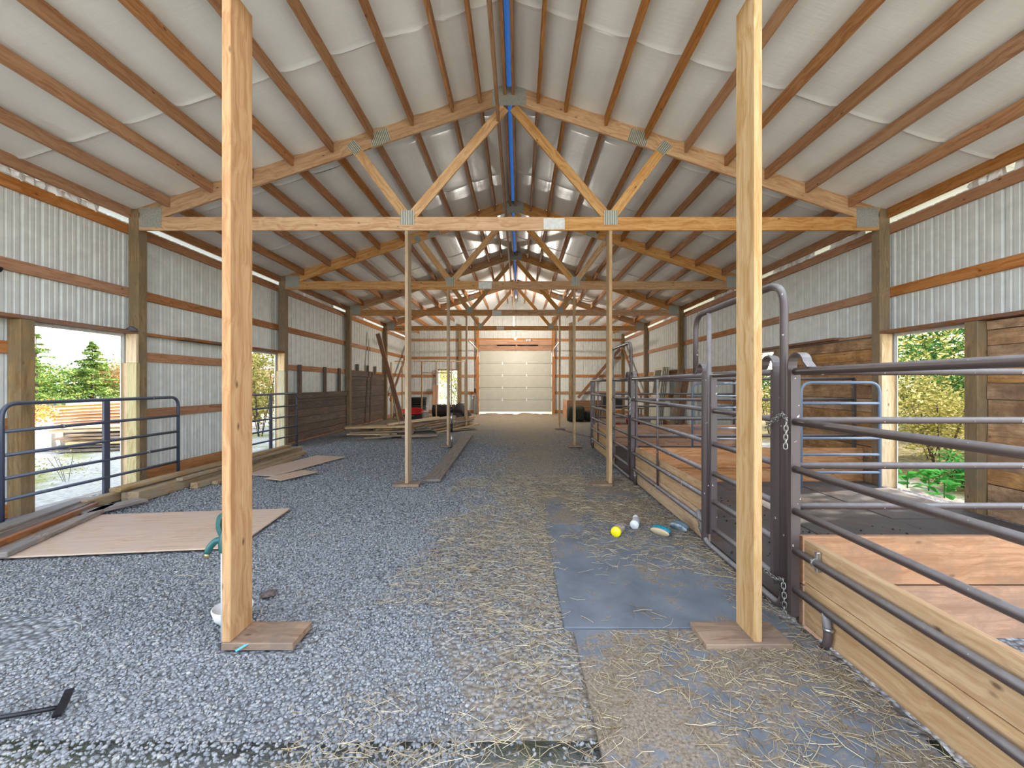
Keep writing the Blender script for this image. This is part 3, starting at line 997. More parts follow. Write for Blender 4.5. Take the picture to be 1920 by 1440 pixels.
# ------------------------------------------------------------------ corral panels (brown pipe)
RZ = [1.485, 1.185, .905, .655, .42, .19]
RR = .021
FX = 1.64                                      # fence line
def cane(parent, x, y, sgn, z0=.03, ztop=1.59, mat=None, axis='y'):
    """rectangular end upright whose top bends over like a cane on to the top rail"""
    rr = .068
    mat = mat or M['brown']
    up_ = tube('end_upright', [(x, y, z0), (x, y, ztop - rr - .03)], .02, mat, parent, section=rect(.05, .034), up=(1, 0, 0))
    pts = [Vector((0, 0, ztop - rr - .06)), Vector((0, 0, ztop - rr))]
    for k in range(1, 9):
        a = PI * .93 * k / 8
        pts.append(Vector((0, rr * (1 - math.cos(a)), ztop - rr + rr * math.sin(a))))
    pts.append(Vector((0, rr * 2 + .035, RZ[0] + .018)))
    W_ = [(x, y + sgn * (p.y - .012), p.z) for p in pts]
    tube('hook_strap', W_, .02, mat, up_, section=rect(.054, .011), up=(1, 0, 0))
    return up_
def clampring(parent, c, axis='z', r=.026):
    ax = {'z': (0, 0, 1), 'y': (0, 1, 0), 'x': (1, 0, 0)}[axis]
    a = Vector(c) - Vector(ax) * .008; b = Vector(c) + Vector(ax) * .008
    return tube('pipe_clamp', [a, b], r, M['silver'], parent, n=12)
def panel_y(label, y0, y1, hook0, hook1, stays=(), x=FX, leg0=False, leg1=False, loc=None):
    t = thing('corral_panel', label, 'panel', (x, (y0 + y1) / 2, 0))
    for z in RZ:
        tube('rail', [(x, y0 + .02, z), (x, y1 - .02, z)], RR, M['brown'], t, n=12)
    if hook0: cane(t, x, y0, 1)
    else: tube('end_upright', [(x, y0, .03), (x, y0, RZ[0])], .02, M['brown'], t, section=rect(.05, .032), up=(1, 0, 0))
    if hook1: cane(t, x, y1, -1)
    else: tube('end_upright', [(x, y1, .03), (x, y1, RZ[0])], .02, M['brown'], t, section=rect(.05, .032), up=(1, 0, 0))
    for s in stays:
        tube('stay', [(x, s, RZ[-1]), (x, s, RZ[0])], .014, M['brown'], t, n=8)
    return t
# near panel running past the camera
pn = panel_y('near brown pipe panel with six rails before pale boards, right of the gate', -1.05, 2.55, False, True)
tube('foot', fillet([(FX, 2.28, RZ[-1]), (FX, 2.26, .05), (FX, 2.3, -.02)], .04), .021, M['brown'], pn)
clampring(pn, (FX, 2.262, .11), 'z', .027)
for yy, z in ((2.36, RZ[4]), (.9, RZ[4])):
    clampring(pn, (FX, yy, z), 'y', .027)
    bx('clamp_bracket', FX + .0, FX + .026, yy - .012, yy + .012, z - .05, z + .06, M['silver'], pn)
def boards_y(y0, y1, mat, labels, x=FX + .03, z=((.0, .248), (.252, .50))):
    for (z0, z1), lab in zip(z, labels):
        o = bx('fence_board', x, x + .038, y0, y1, z0, z1, mat, None, .004)
        tag(o, lab, 'board')
boards_y(-1.05, 2.50, M['board'], ['lower pale board behind the rails of the near panel, touching the straw', 'upper pale board behind the rails of the near panel, with dusty top edge'])
# bow gate 1 frame (threshold, posts and arch in one bent pipe)
def bow(label, y0, y1, ztop):
    t = thing('gate_arch', label, 'gate frame', (FX, (y0 + y1) / 2, 0))
    tube('arch_pipe', fillet([(FX, y0, .06), (FX, y0, ztop), (FX, y1 + .28, ztop), (FX, y1 + .28, RZ[0] + .02)], .16, 8), .024, M['brown'], t, n=12)
    tube('inner_post', [(FX, y1, .12), (FX, y1, ztop - .02)], .02, M['brown'], t, n=12)
    tube('threshold_pipe', fillet([(FX + .0, y0, .10), (FX, y0 + .04, .022), (FX, y1 + .1, .022), (FX - .0, y1 + .22, .26)], .15, 8), .022, M['brown'], t, n=12)
    clampring(t, (FX, y1 + .16, .12), 'z', .027)
    return t
bow('arched brown pipe gate frame rising beside the nearest right prop', 2.64, 3.68, 2.04)
bow('arched brown pipe gate frame behind the second right prop', 6.24, 7.45, 2.02)
def gate(label, y0, y1):
    t = thing('stall_gate', label, 'gate', (FX, y0, .2))
    for z in RZ:
        tube('rail', [(FX, y0 + .02, z), (FX, y1 - .02, z)], RR, M['brown'], t, n=12)
    cane(t, FX, y0, 1, .14); 
    tube('end_upright', [(FX, y1, .14), (FX, y1, RZ[0])], .02, M['brown'], t, section=rect(.05, .032), up=(1, 0, 0))
    return t
gate('closed six-rail brown stall gate behind the nearest right prop', 2.725, 3.60)
gate('closed six-rail brown stall gate behind the second right prop', 6.32, 7.38)
p2 = panel_y('middle brown pipe panel with one vertical stay, between the two arched gates', 3.76, 6.16, True, True, (5.05,))
clampring(p2, (FX, 6.02, .12), 'z', .028)
tube('foot', [(FX, 6.02, RZ[-1]), (FX, 6.02, -.01)], .021, M['brown'], p2)
clampring(p2, (FX, 4.25, RZ[4]), 'y', .026); clampring(p2, (FX, 5.05, RZ[5]), 'y', .026)
boards_y(3.80, 6.12, M['board'], ['lower pale board behind the middle panel, reaching the straw-covered mat', 'upper pale board behind the middle panel'])
p3 = panel_y('far brown pipe panel with pale boards, last one along the aisle', 7.53, 9.62, True, False, (8.85,))
tube('foot', [(FX, 9.5, RZ[-1]), (FX, 9.5, -.01)], .021, M['brown'], p3)
clampring(p3, (FX, 9.5, .12), 'z', .028)
boards_y(7.62, 9.58, M['board'], ['lower pale board behind the far panel, ending at its foot', 'upper pale board behind the far panel'])
# dividers across the stalls
def divider(y, label, bl, mat, x0=FX + .07):
    t = thing('stall_divider', label, 'panel', ((x0 + XR) / 2, y, 0))
    x1 = XR - .08
    for z in RZ:
        tube('rail', [(x0, y, z), (x1, y, z)], RR, M['brown'], t, n=12)
    for xx in (x0, x1):
        tube('end_upright', [(xx, y, .03), (xx, y, RZ[0])], .02, M['brown'], t, section=rect(.032, .05), up=(1, 0, 0))
    for (z0, z1), lab in zip(((-.14 if y < 3 else -.06, .19), (.195, .49)), bl):
        tag(bx('divider_board', x0 - .0, XR - .002, y - .068, y - .03, z0 + .005, z1, mat, None, .004), lab, 'board')
divider(2.64, 'brown pipe divider panel across the nearest stall, below the right window opening', ['lower rough board of the nearest stall divider', 'upper rough pinkish board of the nearest stall divider, knotted, with dusty top'], M['rough'])
divider(6.22, 'brown pipe divider panel across the back of the nearest stall', ['lower orange board of the second stall divider, at the dirt', 'upper orange board of the second stall divider'], M['orange'])
divider(9.70, 'farthest brown pipe divider panel across the stalls', ['lower orange board of the farthest stall divider', 'upper orange board of the farthest stall divider'], M['orange'])

# blue-grey gates folded in the stalls and across the left openings
def tube_gate_x(label, x0, x1, y, zs, mat, r=.02):
    t = thing('pipe_gate', label, 'gate', ((x0 + x1) / 2, y, 0))
    tube('outer_frame', fillet([(x0, y, .014), (x0, y, zs[0]), (x1, y, zs[0]), (x1, y, .014)], .15, 8), r, mat, t, n=10)
    for z in zs[1:]:
        tube('rail', [(x0, y, z), (x1, y, z)], r * .9, mat, t, n=10)
    return t
tube_gate_x('blue-grey round-cornered pipe gate folded beside the right window opening', 3.80, 4.86, 5.75, [1.43, 1.15, .91, .68, .46, .22], M['blue'])
tube_gate_x('blue-grey round-cornered pipe gate folded in the farther stall', 3.76, 4.86, 9.25, [1.42, 1.15, .90, .67, .45, .22], M['blue'])
def tube_gate_y(label, y0, y1, x, zs, mat, stay):
    t = thing('pipe_gate', label, 'gate', (x, (y0 + y1) / 2, 0))
    tube('outer_frame', fillet([(x, y0, -.01), (x, y0, zs[0]), (x, y1, zs[0]), (x, y1, -.01)], .14, 8), .021, mat, t, n=12)
    for z in zs[1:]:
        tube('rail', [(x, y0, z), (x, y1, z)], .018, mat, t, n=10)
    tube('stay', [(x - .0, stay, zs[-1] - .01), (x, stay, zs[0])], .02, mat, t, section=rect(.03, .075), up=(1, 0, 0))
    return t
tg = tube_gate_y('dark navy pipe gate standing across the near left window opening', 4.19, 6.36, -5.08, [1.215, .94, .705, .475, .26, .05], M['navy'], 5.25)
clampring(tg, (-5.08, 4.75, .94), 'y', .026); clampring(tg, (-5.08, 5.85, .475), 'y', .024)
tube_gate_y('dark navy pipe gate standing across the farther left opening', 7.7, 9.72, -5.06, [1.2, .93, .70, .47, .26, .05], M['navy'], 8.7)

# chains
def chain(label, path, link_l=.032, wire=.0028):
    t = thing('chain', label, 'chain', path[0])
    me = None
    Pn = [Vector(p) for p in path]
    tot = sum((b - a).length for a, b in zip(Pn[:-1], Pn[1:]))
    step = link_l * .74
    n = int(tot / step)
    def at(s):
        for a, b in zip(Pn[:-1], Pn[1:]):
            L = (b - a).length
            if s <= L: return a + (b - a) * (s / L), (b - a).normalized()
            s -= L
        return Pn[-1], (Pn[-1] - Pn[-2]).normalized()
    key = ('chainlink', link_l)
    if key not in CACHE:
        w = link_l * .3
        h = link_l / 2
        loop = []
        for k in range(12):
            a = 2 * PI * k / 12
            loop.append((w * math.cos(a), 0, (h - w) * (1 if math.sin(a) > 0 else -1 if math.sin(a) < 0 else 0) + w * math.sin(a)))
        V, Fc = sweep(loop, ring(wire, 6), True, (0, 1, 0))
        CACHE[key] = pydata('chain_link', V, Fc, M['silver'], True)
    for k in range(n):
        p, d = at((k + .5) * step)
        q = d.to_track_quat('Z', 'Y').to_matrix().to_4x4()
        m = Matrix.Translation(p) @ q @ Matrix.Rotation(PI / 2 * (k % 2) + .3, 4, 'Z')
        link('chain_link', CACHE[key], None, t, m)
    return t
cx0 = FX - .05
chain('zinc chain wound around the gate and near panel at the second rail', [(cx0 - .005, 2.74, 1.13), (cx0, 2.66, 1.19), (cx0 + .005, 2.58, 1.235), (cx0 - .005, 2.53, 1.20), (cx0 - .01, 2.53, 1.02)], .036)
chain('zinc chain hanging in a loop at the foot of the near panel', [(cx0 - .01, 2.74, .215), (cx0, 2.64, .205), (cx0 - .005, 2.56, .24), (cx0 - .01, 2.54, .14), (cx0 - .012, 2.535, .02)], .036)
chain('zinc chain around the second gate and the middle panel', [(cx0, 6.32, 1.2), (cx0, 6.2, 1.24), (cx0, 6.1, 1.2), (cx0 - .005, 6.11, .95)], .045)

# stall floor mats
k = 0
names = ['by the gate', 'in the middle', 'at the wall']
for (ya, yb, st) in ((2.72, 6.12, 'nearest stall'), (6.30, 9.6, 'second stall')):
    for i in range(3):
        xa = 1.70 + i * 1.085
        for j in range(2):
            y0 = ya + j * (yb - ya) / 2
            slab('stall_mat', xa + .004, xa + 1.079, y0 + .004, y0 + (yb - ya) / 2 - .004, -.03, .012 + .004 * ((i + j) % 2), M['stallrub'], f'{"front" if j == 0 else "rear"} dark rubber floor mat {names[i]} of the {st}', 'mat')
# droppings on the stall mats
def clods(lab, pts_, rmin, rmax, name='droppings'):
    n = len(pts_)
    r = rs.uniform(rmin, rmax, n)
    loc = rs.uniform(.7, 1.2, (n, 12, 1)) * bv[None]
    V = np.einsum('nij,nkj->nki', rotmats(n), loc) * r[:, None, None]
    V += np.concatenate([pts_, (r * .5 + .014)[:, None]], 1)[:, None, :]
    o = link(name, fast_mesh(name, V.reshape(-1, 3), (bf[None] + (np.arange(n) * 12)[:, None, None]).reshape(-1, 3), M['dirt']))
    tag(o, lab, 'droppings', kind='stuff')
dp = np.concatenate([rs.normal((2.75, 3.75), (.16, .12), (260, 2)), rs.normal((2.3, 3.5), (.3, .2), (80, 2)), rs.normal((3.4, 3.9), (.25, .15), (30, 2)), rs.normal((2.2, 4.6), (.3, .4), (110, 2))])
clods('dark crumbled droppings scattered on the nearest stall mats', np.clip(dp, (1.75, 2.75), (4.8, 6.0)), .004, .013)

# ------------------------------------------------------------------ small things on the aisle mat
def lay(loc, yaw, pitch=PI / 2):
    return Matrix.Translation(Vector(loc)) @ Matrix.Rotation(yaw, 4, 'Z') @ Matrix.Rotation(pitch, 4, 'X')
def jar(px, py, yaw, r, L, cap, body, label, extra=None):
    p = P(px, py)
    t = thing('jar', label, 'jar', (p.x, p.y, .012))
    w = lay((p.x, p.y, .014 + r), yaw)
    lathe('jar_body', [(r * .82, 0), (r, .012), (r, L * .78), (r * .82, L * .9), (r * .5, L), (0.0005, L)], body, t, w)
    lathe('lid', [(r * .98, -.028), (r * 1.06, -.024), (r * 1.06, .006), (r * .9, .008)], cap, t, w)
    return t, w
yel = plain('yellow_plastic', (246, 222, 20), .35)
teal = plain('teal_bristle', (22, 150, 170), .6, 0, 90, .2)
tan = plain('pale_wood_brush', (208, 184, 146), .5)
ybrown = plain('brown_crumbs_in_jar', (196, 180, 170), .5, 0, 60, .2)
t, w = jar(1156, 1008, PI - .55, .044, .15, yel, ybrown, 'clear jar of brown feed with a yellow lid, lying on the mat')
redb = lathe('red_spout', [(.016, 0), (.012, .03), (.005, .05)], M['red'], t, w @ Matrix.Translation(Vector((.01, 0, .138))))
t, w = jar(1190, 993, PI - .40, .040, .14, M['white'], M['clear'], 'empty cloudy jar with a white lid, lying beside the yellow one')
lathe('flip_cap', [(.026, 0), (.026, .008), (.0005, .009)], M['white'], t, w @ Matrix.Translation(Vector((.012, .02, .145))) @ Matrix.Rotation(.5, 4, 'X'))
def brush(px, py, yaw, backm, bristm, label):
    p = P(px, py)
    t = thing('grooming_brush', label, 'brush', (p.x, p.y, .012))
    def oval(L, w, h, z0, mat, name, off):
        V, Fc = [], []
        n = 20
        for (sc_, z) in ((.9, 0), (1, h * .25), (1, h * .75), (.88, h)):
            for k in range(n):
                a = 2 * PI * k / n
                V.append((L / 2 * sc_ * math.cos(a), w / 2 * sc_ * math.sin(a), z0 + z))
        for i in range(3):
            for k in range(n):
                l = (k + 1) % n
                Fc.append((i * n + k, i * n + l, (i + 1) * n + l, (i + 1) * n + k))
        Fc.append(tuple(reversed(range(n)))); Fc.append(tuple(3 * n + k for k in range(n)))
        return link(name, pydata(name, V, Fc, mat, True), None, t, Matrix.Translation(Vector((p.x, p.y, .05))) @ Matrix.Rotation(yaw, 4, 'Z') @ Matrix.Rotation(math.radians(118), 4, 'X'))
    oval(.19, .078, .022, .0, backm, 'brush_back', 0)
    b = oval(.185, .072, .045, -.045, bristm, 'bristles', 0)
    return t
brush(1238, 1006, -.95 + .1, tan, teal, 'grooming brush with a tan back and teal bristles lying on its side')
brush(1273, 997, -1.0, plain('pale_blue_plastic', (196, 206, 208), .4, 0, 14, .3, c2=(70, 96, 112)), plain('grey_bristle', (92, 108, 116), .7), 'pale grey-blue grooming brush lying against the bent threshold pipe')

# hydrant, bowl, tag, stone, tool
hy = thing('yard_hydrant', 'green yard hydrant head on a white standpipe behind the nearest left prop', 'hydrant', (-1.632, 2.37, 0))
gm = plain('green_enamel', (34, 96, 96), .35, 0, 12, .1)
tube('standpipe', [(-1.632, 2.37, -.02), (-1.632, 2.37, .50)], .021, plain('pale_grey_pipe', (190, 196, 202), .4), hy, n=14)
lathe('head', [(.028, .48), (.032, .50), (.032, .545), (.024, .57), (.018, .60)], gm, hy, Matrix.Translation(Vector((-1.632, 2.37, 0))))
tube('spout', fillet([(-1.632, 2.37, .545), (-1.68, 2.365, .545), (-1.715, 2.36, .50), (-1.722, 2.36, .475)], .03), .018, gm, hy, n=12)
tube('spout_thread', [(-1.722, 2.36, .476), (-1.725, 2.36, .452)], .014, plain('brass', (176, 160, 120), .35, .7), hy, n=12)
tube('handle', fillet([(-1.64, 2.36, .57), (-1.662, 2.36, .62), (-1.652, 2.36, .68), (-1.615, 2.36, .695)], .03), .013, gm, hy, section=rect(.026, .018))
bw = lathe('bowl', [(.055, 0), (.085, .03), (.10, .085), (.104, .085), (.108, .08), (.092, .025), (.062, -.006), (.0005, -.006)][::-1], M['white'], None, Matrix.Translation(Vector((-1.70, 2.535, .008))))
tag(bw, 'white plastic bowl on the gravel below the green hydrant', 'bowl')
o = beam('plastic_strip', (-1.475, 2.22, .02), (-1.435, 2.262, .035), .018, .004, plain('sky_blue_plastic', (90, 178, 206), .4), ch=.001)
tag(o, 'small sky-blue plastic strip leaning on the nearest left foot block', 'strip')
p = P(503, 1117)
V = (bv * rs.uniform(.75, 1.2, (12, 1)) * np.array((.045, .06, .022))).tolist()
o = link('rock', pydata('rock', V, bf.tolist(), plain('brown_rock', (112, 98, 92), .9, 0, 30, .2)), None, None, Matrix.Translation(Vector((p.x, p.y, .015))))
tag(o, 'single flat brown rock in the gravel behind the nearest left prop', 'rock')
tl = thing('hand_tool', 'black iron rod with a curved crosspiece lying at the near left edge', 'tool', (-2.0, 1.86, .02))
a, b = P(-40, 1352, .02), P(112, 1326, .02)
tube('rod', [a, b], .009, M['steelblack'], tl)
c1, c2, c3 = P(131, 1293, .05), P(118, 1322, .03), P(106, 1343, .02)
tube('crosspiece', fillet([c1, c2, c3], .06), .01, M['steelblack'], tl, section=rect(.012, .03))

mound('bird_nest', XL - .02, 5.78, .09, .06, .07, plain('dried_mud', (112, 112, 116), .95, 0, 40, .2, bump=.5), 'grey mud bird nest on the header of the near left opening, against the post', 'nest', 5, 2.145)
cp = lathe('round_cap', [(.0005, -.05), (.03, -.045), (.045, -.015), (.045, .0), (.0005, .0)], M['steelblack'], None, Matrix.Translation(Vector((XL - .10, 4.36, 2.605))))
tag(cp, 'small dark round cap under the upper left girt at the edge', 'cap')
# ------------------------------------------------------------------ timber lying along the left wall
def tim(a, b, w, h, mat, label, name='timber', grp=None):
    o = beam(name, a, b, w, h, mat, ch=.006)
    tag(o, label, 'timber', grp)
    return o
tim((-4.55, 5.03, .07), (-4.50, 8.75, .07), .13, .13, M['timber'], 'thick rounded-end timber at the front of the stack beside the navy gate')
tim((-4.70, 5.1, .06), (-4.66, 8.6, .06), .12, .11, M['timber'], 'squared timber behind the thick one, flush with the gravel')
tim((-4.74, 5.0, .165), (-4.62, 8.55, .165), .14, .045, M['timber'], 'flat timber laid on top of the squared timber')
tim((-4.86, 4.75, .06), (-4.84, 8.3, .06), .11, .10, M['timber'], 'timber nearest the navy gate with a whitish end')
tim((-4.36, 5.72, .045), (-4.30, 8.5, .045), .10, .08, M['timber'], 'thinner board in front of the thick rounded-end timber')
tim((-4.25, 5.95, .03), (-4.18, 8.1, .03), .09, .05, M['timber'], 'lowest narrow board at the gravel edge of the stack')
tim((-4.46, 5.6, .155), (-4.40, 8.4, .155), .09, .04, M['timber'], 'narrow board lying on the thick timber')
z4 = .045
tim((-4.12, 3.38, .05), (-4.56, 4.78, .05), .10, .045, M['greyp'], 'grey board slanting across the plywood edge', 'board')
tim((-4.24, 3.34, .095), (-4.68, 4.72, .075), .05, .05, M['header'], 'reddish-brown batten lying along the slanting grey board', 'board')
tim((-4.36, 3.30, .06), (-4.84, 4.8, .06), .12, .06, M['darkp'], 'dark board between the batten and the navy gate', 'board')
tim((-4.55, 3.25, .11), (-5.0, 4.9, .09), .16, .03, M['greyp'], 'pale dusty plank under the foot of the navy gate', 'board')
tim((-4.56, 4.45, .055), (-4.40, 5.0, .055), .17, .035, M['greyp'], 'short whitish plank end pointing at the thick timber', 'board')

# ------------------------------------------------------------------ scrap boards heap
SG = 'boards in the scrap heap'
SL = 'weathered scrap board in the heap behind the left props'
r = random.Random(21)
def scrapb(cx_, cy_, z, L, yaw, w, h, pitch=0.0, mat='scrap', lab=SL):
    d = Vector((math.cos(yaw) * math.cos(pitch), math.sin(yaw) * math.cos(pitch), math.sin(pitch)))
    c = Vector((cx_, cy_, z))
    o = beam('scrap_board', c - d * L / 2, c + d * L / 2, w, h, M[mat], ch=0)
    tag(o, lab, 'board', SG)
for k in range(16):        # left fan, lying across
    scrapb(-3.95 + r.uniform(-.25, .25), 11.7 + .16 * (k % 6) + r.uniform(-.1, .1), .025 + .062 * (k // 4) + r.uniform(0, .012), r.uniform(.9, 1.5), r.uniform(-.1, .28), r.uniform(.12, .2), .045, 0, r.choice(['scrap', 'pale', 'web', 'timber']), 'scrap board lying crosswise at the left side of the scrap heap')
for k in range(22):        # right fan, running away from the viewer
    u = k / 21
    scrapb(-3.35 + 1.45 * u + r.uniform(-.08, .08), 12.6 + .5 * u + r.uniform(-.25, .25), .22 - .22 * abs(u - .35) + .07 * (k % 3), r.uniform(1.2, 2.0), .72 + r.uniform(-.14, .14), r.uniform(.1, .18), .042, .07 + r.uniform(-.02, .04), r.choice(['scrap', 'pale', 'greyp', 'timber', 'web']), 'slanting scrap board in the fan at the middle of the scrap heap')
for k in range(9):
    scrapb(-3.3 + r.uniform(-.5, .9), 11.1 + r.uniform(-.2, .4), .02 + .02 * (k % 3), r.uniform(.4, 1.0), r.uniform(-.5, .5), r.uniform(.08, .14), .034, 0, r.choice(['scrap', 'greyp', 'timber']), 'short offcut on the gravel at the front of the scrap heap')
for k in range(10):
    scrapb(-2.1 + r.uniform(-.25, .25), 13.3 + r.uniform(-.5, .6), .03 + .04 * (k % 4), r.uniform(.9, 1.6), .85 + r.uniform(-.25, .25), r.uniform(.08, .13), .036, 0, r.choice(['scrap', 'orange', 'timber']), 'scrap board in the small pile by the farthest left prop')

# leaning poles at the left far post
def lean(a, b, w, h, mat, lab, name='leaning_board'):
    tag(beam(name, a, b, w, h, M[mat], ch=.002), lab, 'board')
lean((-5.08, 15.35, 3.22), (-4.15, 15.25, .05), .05, .15, 'header', 'long brown board leaning against the fourth left wall post')
lean((-5.0, 15.55, 3.05), (-4.42, 15.6, .04), .04, .09, 'timber', 'narrower paler board leaning beside the long brown one')
lean((-5.2, 17.4, 2.3), (-5.14, 17.3, .02), .04, .09, 'pale', 'thin upright pale board against the wall left of the black tank')
lean((-3.95, 19.9, .02), (-3.98, 20.45, 1.35), .24, .03, 'orange', 'copper-brown board leaning on the rear wall beside the open rear doorway')
# jack
jk = thing('pole_jack', 'black and silver pole jack standing beside the second left prop', 'jack', (-1.50, 9.5, 0))
bx('jack_base', -1.57, -1.43, 9.43, 9.57, .0, .012, M['steelblack'], jk)
tube('jack_tube', [(-1.50, 9.5, .01), (-1.50, 9.5, .34)], .017, M['silver'], jk)
tube('jack_sleeve', [(-1.50, 9.5, .34), (-1.50, 9.5, .52)], .028, M['steelblack'], jk)
tube('jack_screw', [(-1.50, 9.5, .52), (-1.50, 9.5, .78)], .02, M['silver'], jk)
tube('jack_head', [(-1.50, 9.5, .78), (-1.50, 9.5, .90)], .03, M['steelblack'], jk)
tube('jack_crank', fillet([(-1.50, 9.5, .60), (-1.42, 9.48, .60), (-1.42, 9.48, .50)], .02), .008, M['silver'], jk)

# partition framing
pf = thing('stud_frame', 'slender unfinished stud partition before the rear doorway', 'framing', (-4.0, 17.9, 0))
bx('top_plate', -5.22, -2.2, 17.88, 17.92, 2.34, 2.38, M['pale'], pf)
bx('bottom_plate', -5.22, -3.6, 17.88, 17.92, .0, .04, M['pale'], pf)
for x in (-4.9, -4.08, -3.47, -2.84, -2.26):
    bx('stud', x - .022, x + .022, 17.875, 17.925, .042, 2.34, M['prop'], pf)
bx('header', -4.06, -2.84, 17.88, 17.92, 1.86, 1.90, M['pale'], pf)

# black tank, red tub, buckets, roll, tarp
tk = thing('stock_tank', 'black ribbed round stock tank before the rear wall', 'tank', (-4.5, 18.7, 0))
prof = [(.43, .0)]
for k in range(7):
    prof += [(.45, .05 + k * .1), (.47, .08 + k * .1), (.45, .11 + k * .1)]
prof += [(.50, .78), (.50, .82), (.46, .82), (.44, .1), (.0005, .1)]
lathe('tank_shell', prof, M['black'], tk, Matrix.Translation(Vector((-4.5, 18.7, 0))))
def tub(label, x, y, r, h, mat, name, cat, handle=True):
    t = thing(name, label, cat, (x, y, 0))
    lathe('tub_shell', [(r * .78, 0), (r, h), (r * 1.06, h), (r * 1.06, h - .02), (r * .98, h - .02), (r * .95, h - .01), (r * .75, .02), (.0005, .02)], mat, t, Matrix.Translation(Vector((x, y, .0))))
    if handle:
        tube('bail_handle', [(x + r * math.cos(a), y - .02, h - .02 + r * .7 * math.sin(a)) for a in [PI * k / 10 for k in range(11)]], .005, M['silver'], t, n=6)
    return t
sl = thing('sled', 'red plastic sled lying before the black stock tank', 'sled', (-4.3, 17.3, .2))
V, Fc = [], []
n = 14
for (sc_, z) in ((.72, 0), (1, .16), (1.1, .17), (1.1, .15)):
    for k in range(n):
        a = 2 * PI * k / n
        V.append((.42 * sc_ * math.cos(a), .22 * sc_ * math.sin(a), z))
for i in range(3):
    for k in range(n):
        l = (k + 1) % n
        Fc.append((i * n + k, i * n + l, (i + 1) * n + l, (i + 1) * n + k))
Fc.append(tuple(reversed(range(n))))
link('sled_shell', pydata('sled', V, Fc, M['red'], True), None, sl, Matrix.Translation(Vector((-4.3, 17.3, .18))) @ Matrix.Rotation(.5, 4, 'X'))
tube('sled_rope', fillet([(-4.7, 17.2, .3), (-4.6, 17.1, .15), (-4.2, 17.1, .12), (-3.9, 17.2, .28)], .1), .008, M['white'], sl)
slab('storage_crate', -4.75, -3.95, 17.1, 17.6, .0, .17, M['black'], 'low black crate under the red sled', 'crate')
tub('white bucket standing by the stud partition near the red sled', -3.82, 17.35, .14, .32, M['white'], 'bucket', 'bucket')
tub('white bucket standing beside the open rear doorway', -2.52, 19.6, .16, .55, M['white'], 'bucket', 'bucket')
rl = thing('netting_roll', 'dark roll of netting lying before the open rear doorway', 'roll', (-3.2, 18.3, .0))
net = plain('dark_brown_netting', (58, 48, 42), .9, 0, 40, .3, bump=.5)
prof = [(.28 * math.cos(a), .28 * math.sin(a)) for a in [2 * PI * k / 18 for k in range(18)]]
V, Fc = [], []
nt_ = 14
for i in range(nt_):
    u = i / (nt_ - 1)
    rr = .27 + .03 * noise.noise(Vector((u * 5, 1, 2)))
    for k in range(18):
        a = 2 * PI * k / 18
        q = rr * (1 + .1 * noise.noise(Vector((u * 6, math.cos(a) * 2, math.sin(a) * 2))))
        V.append((-3.68 + .95 * u, 18.3 + q * math.cos(a), .27 + q * math.sin(a) * .95))
for i in range(nt_ - 1):
    for k in range(18):
        l = (k + 1) % 18
        Fc.append((i * 18 + k, i * 18 + l, (i + 1) * 18 + l, (i + 1) * 18 + k))
Fc.append(tuple(reversed(range(18)))); Fc.append(tuple((nt_ - 1) * 18 + k for k in range(18)))
link('roll_body', pydata('roll', V, Fc, net, True), None, rl)
for k in range(4):
    x = -3.5 + .25 * k
    tube('loose_wire', fillet([(x, 18.3, .5), (x + .1, 18.25, .66), (x + .3, 18.2, .62), (x + .35, 18.2, .48)], .1), .006, M['steelblack'], rl, n=5)
mound('tarp_heap', -2.55, 18.2, .55, .35, .62, plain('black_tarp', (40, 36, 34), .8, 0, 12, .2, bump=.4), 'black tarp heap sloping down beside the netting roll', 'tarp', 2)
bd = tag(bx('sheet_board', -2.2, -1.98, YB - .06, YB - .03, .0, .85, M['greyp'], None), 'grey board standing on end left of the garage door', 'board')
tb = thing('broom', 'thin dark-headed pole leaning left of the garage door', 'broom', (-2.12, 20.3, 0))
tube('pole', [(-2.12, 20.25, .0), (-2.10, 20.42, 1.0)], .012, M['galv'], tb)
bx('broom_head', -2.14, -2.06, 20.38, 20.44, .98, 1.2, M['black'], tb)

# ------------------------------------------------------------------ right far corner
wbx = thing('board_bin', 'orange board bin at the far right corner', 'bin', (2.9, 17.6, 0))
for k in range(3):
    z0 = .02 + k * .245
    bx('bin_board', 1.95, 3.55, 17.3, 17.34, z0, z0 + .24, M['orange'], wbx)
    bx('bin_board', 1.95, 1.99, 17.35, 18.9, z0, z0 + .24, M['orange'], wbx)
bx('corner_post', 1.99, 2.08, 17.345, 17.43, .0, .76, M['orange'], wbx)
bx('corner_post', 3.46, 3.55, 17.345, 17.43, .0, .76, M['orange'], wbx)
hay = plain('dark_green_hay', (62, 66, 48), .95, 0, 30, .3, bump=.6)
def bale(x, y, r, L, lab):
    V, Fc = [], []
    for i in range(9):
        u = i / 8
        for k in range(20):
            a = 2 * PI * k / 20
            q = r * (1 + .08 * noise.noise(Vector((u * 4 + x, math.cos(a) * 2, math.sin(a) * 2)))) * (.9 if i in (0, 8) else 1)
            V.append((x - L / 2 + L * u, y + q * math.cos(a), r * .92 + q * math.sin(a)))
    for i in range(8):
        for k in range(20):
            l = (k + 1) % 20
            Fc.append((i * 20 + k, i * 20 + l, (i + 1) * 20 + l, (i + 1) * 20 + k))
    Fc.append(tuple(reversed(range(20)))); Fc.append(tuple(160 + k for k in range(20)))
    tag(link('hay_bale', pydata('bale', V, Fc, hay, True), None, None), lab, 'bale')
bale(2.15, 16.2, .3, .62, 'larger dark green hay bale before the orange board bin')
bale(2.72, 16.4, .2, .4, 'smaller dark green hay bale at the right of the larger one')
sh = thing('work_bench', 'low rough bench with a black top box at the far right', 'bench', (3.6, 15.8, 0))
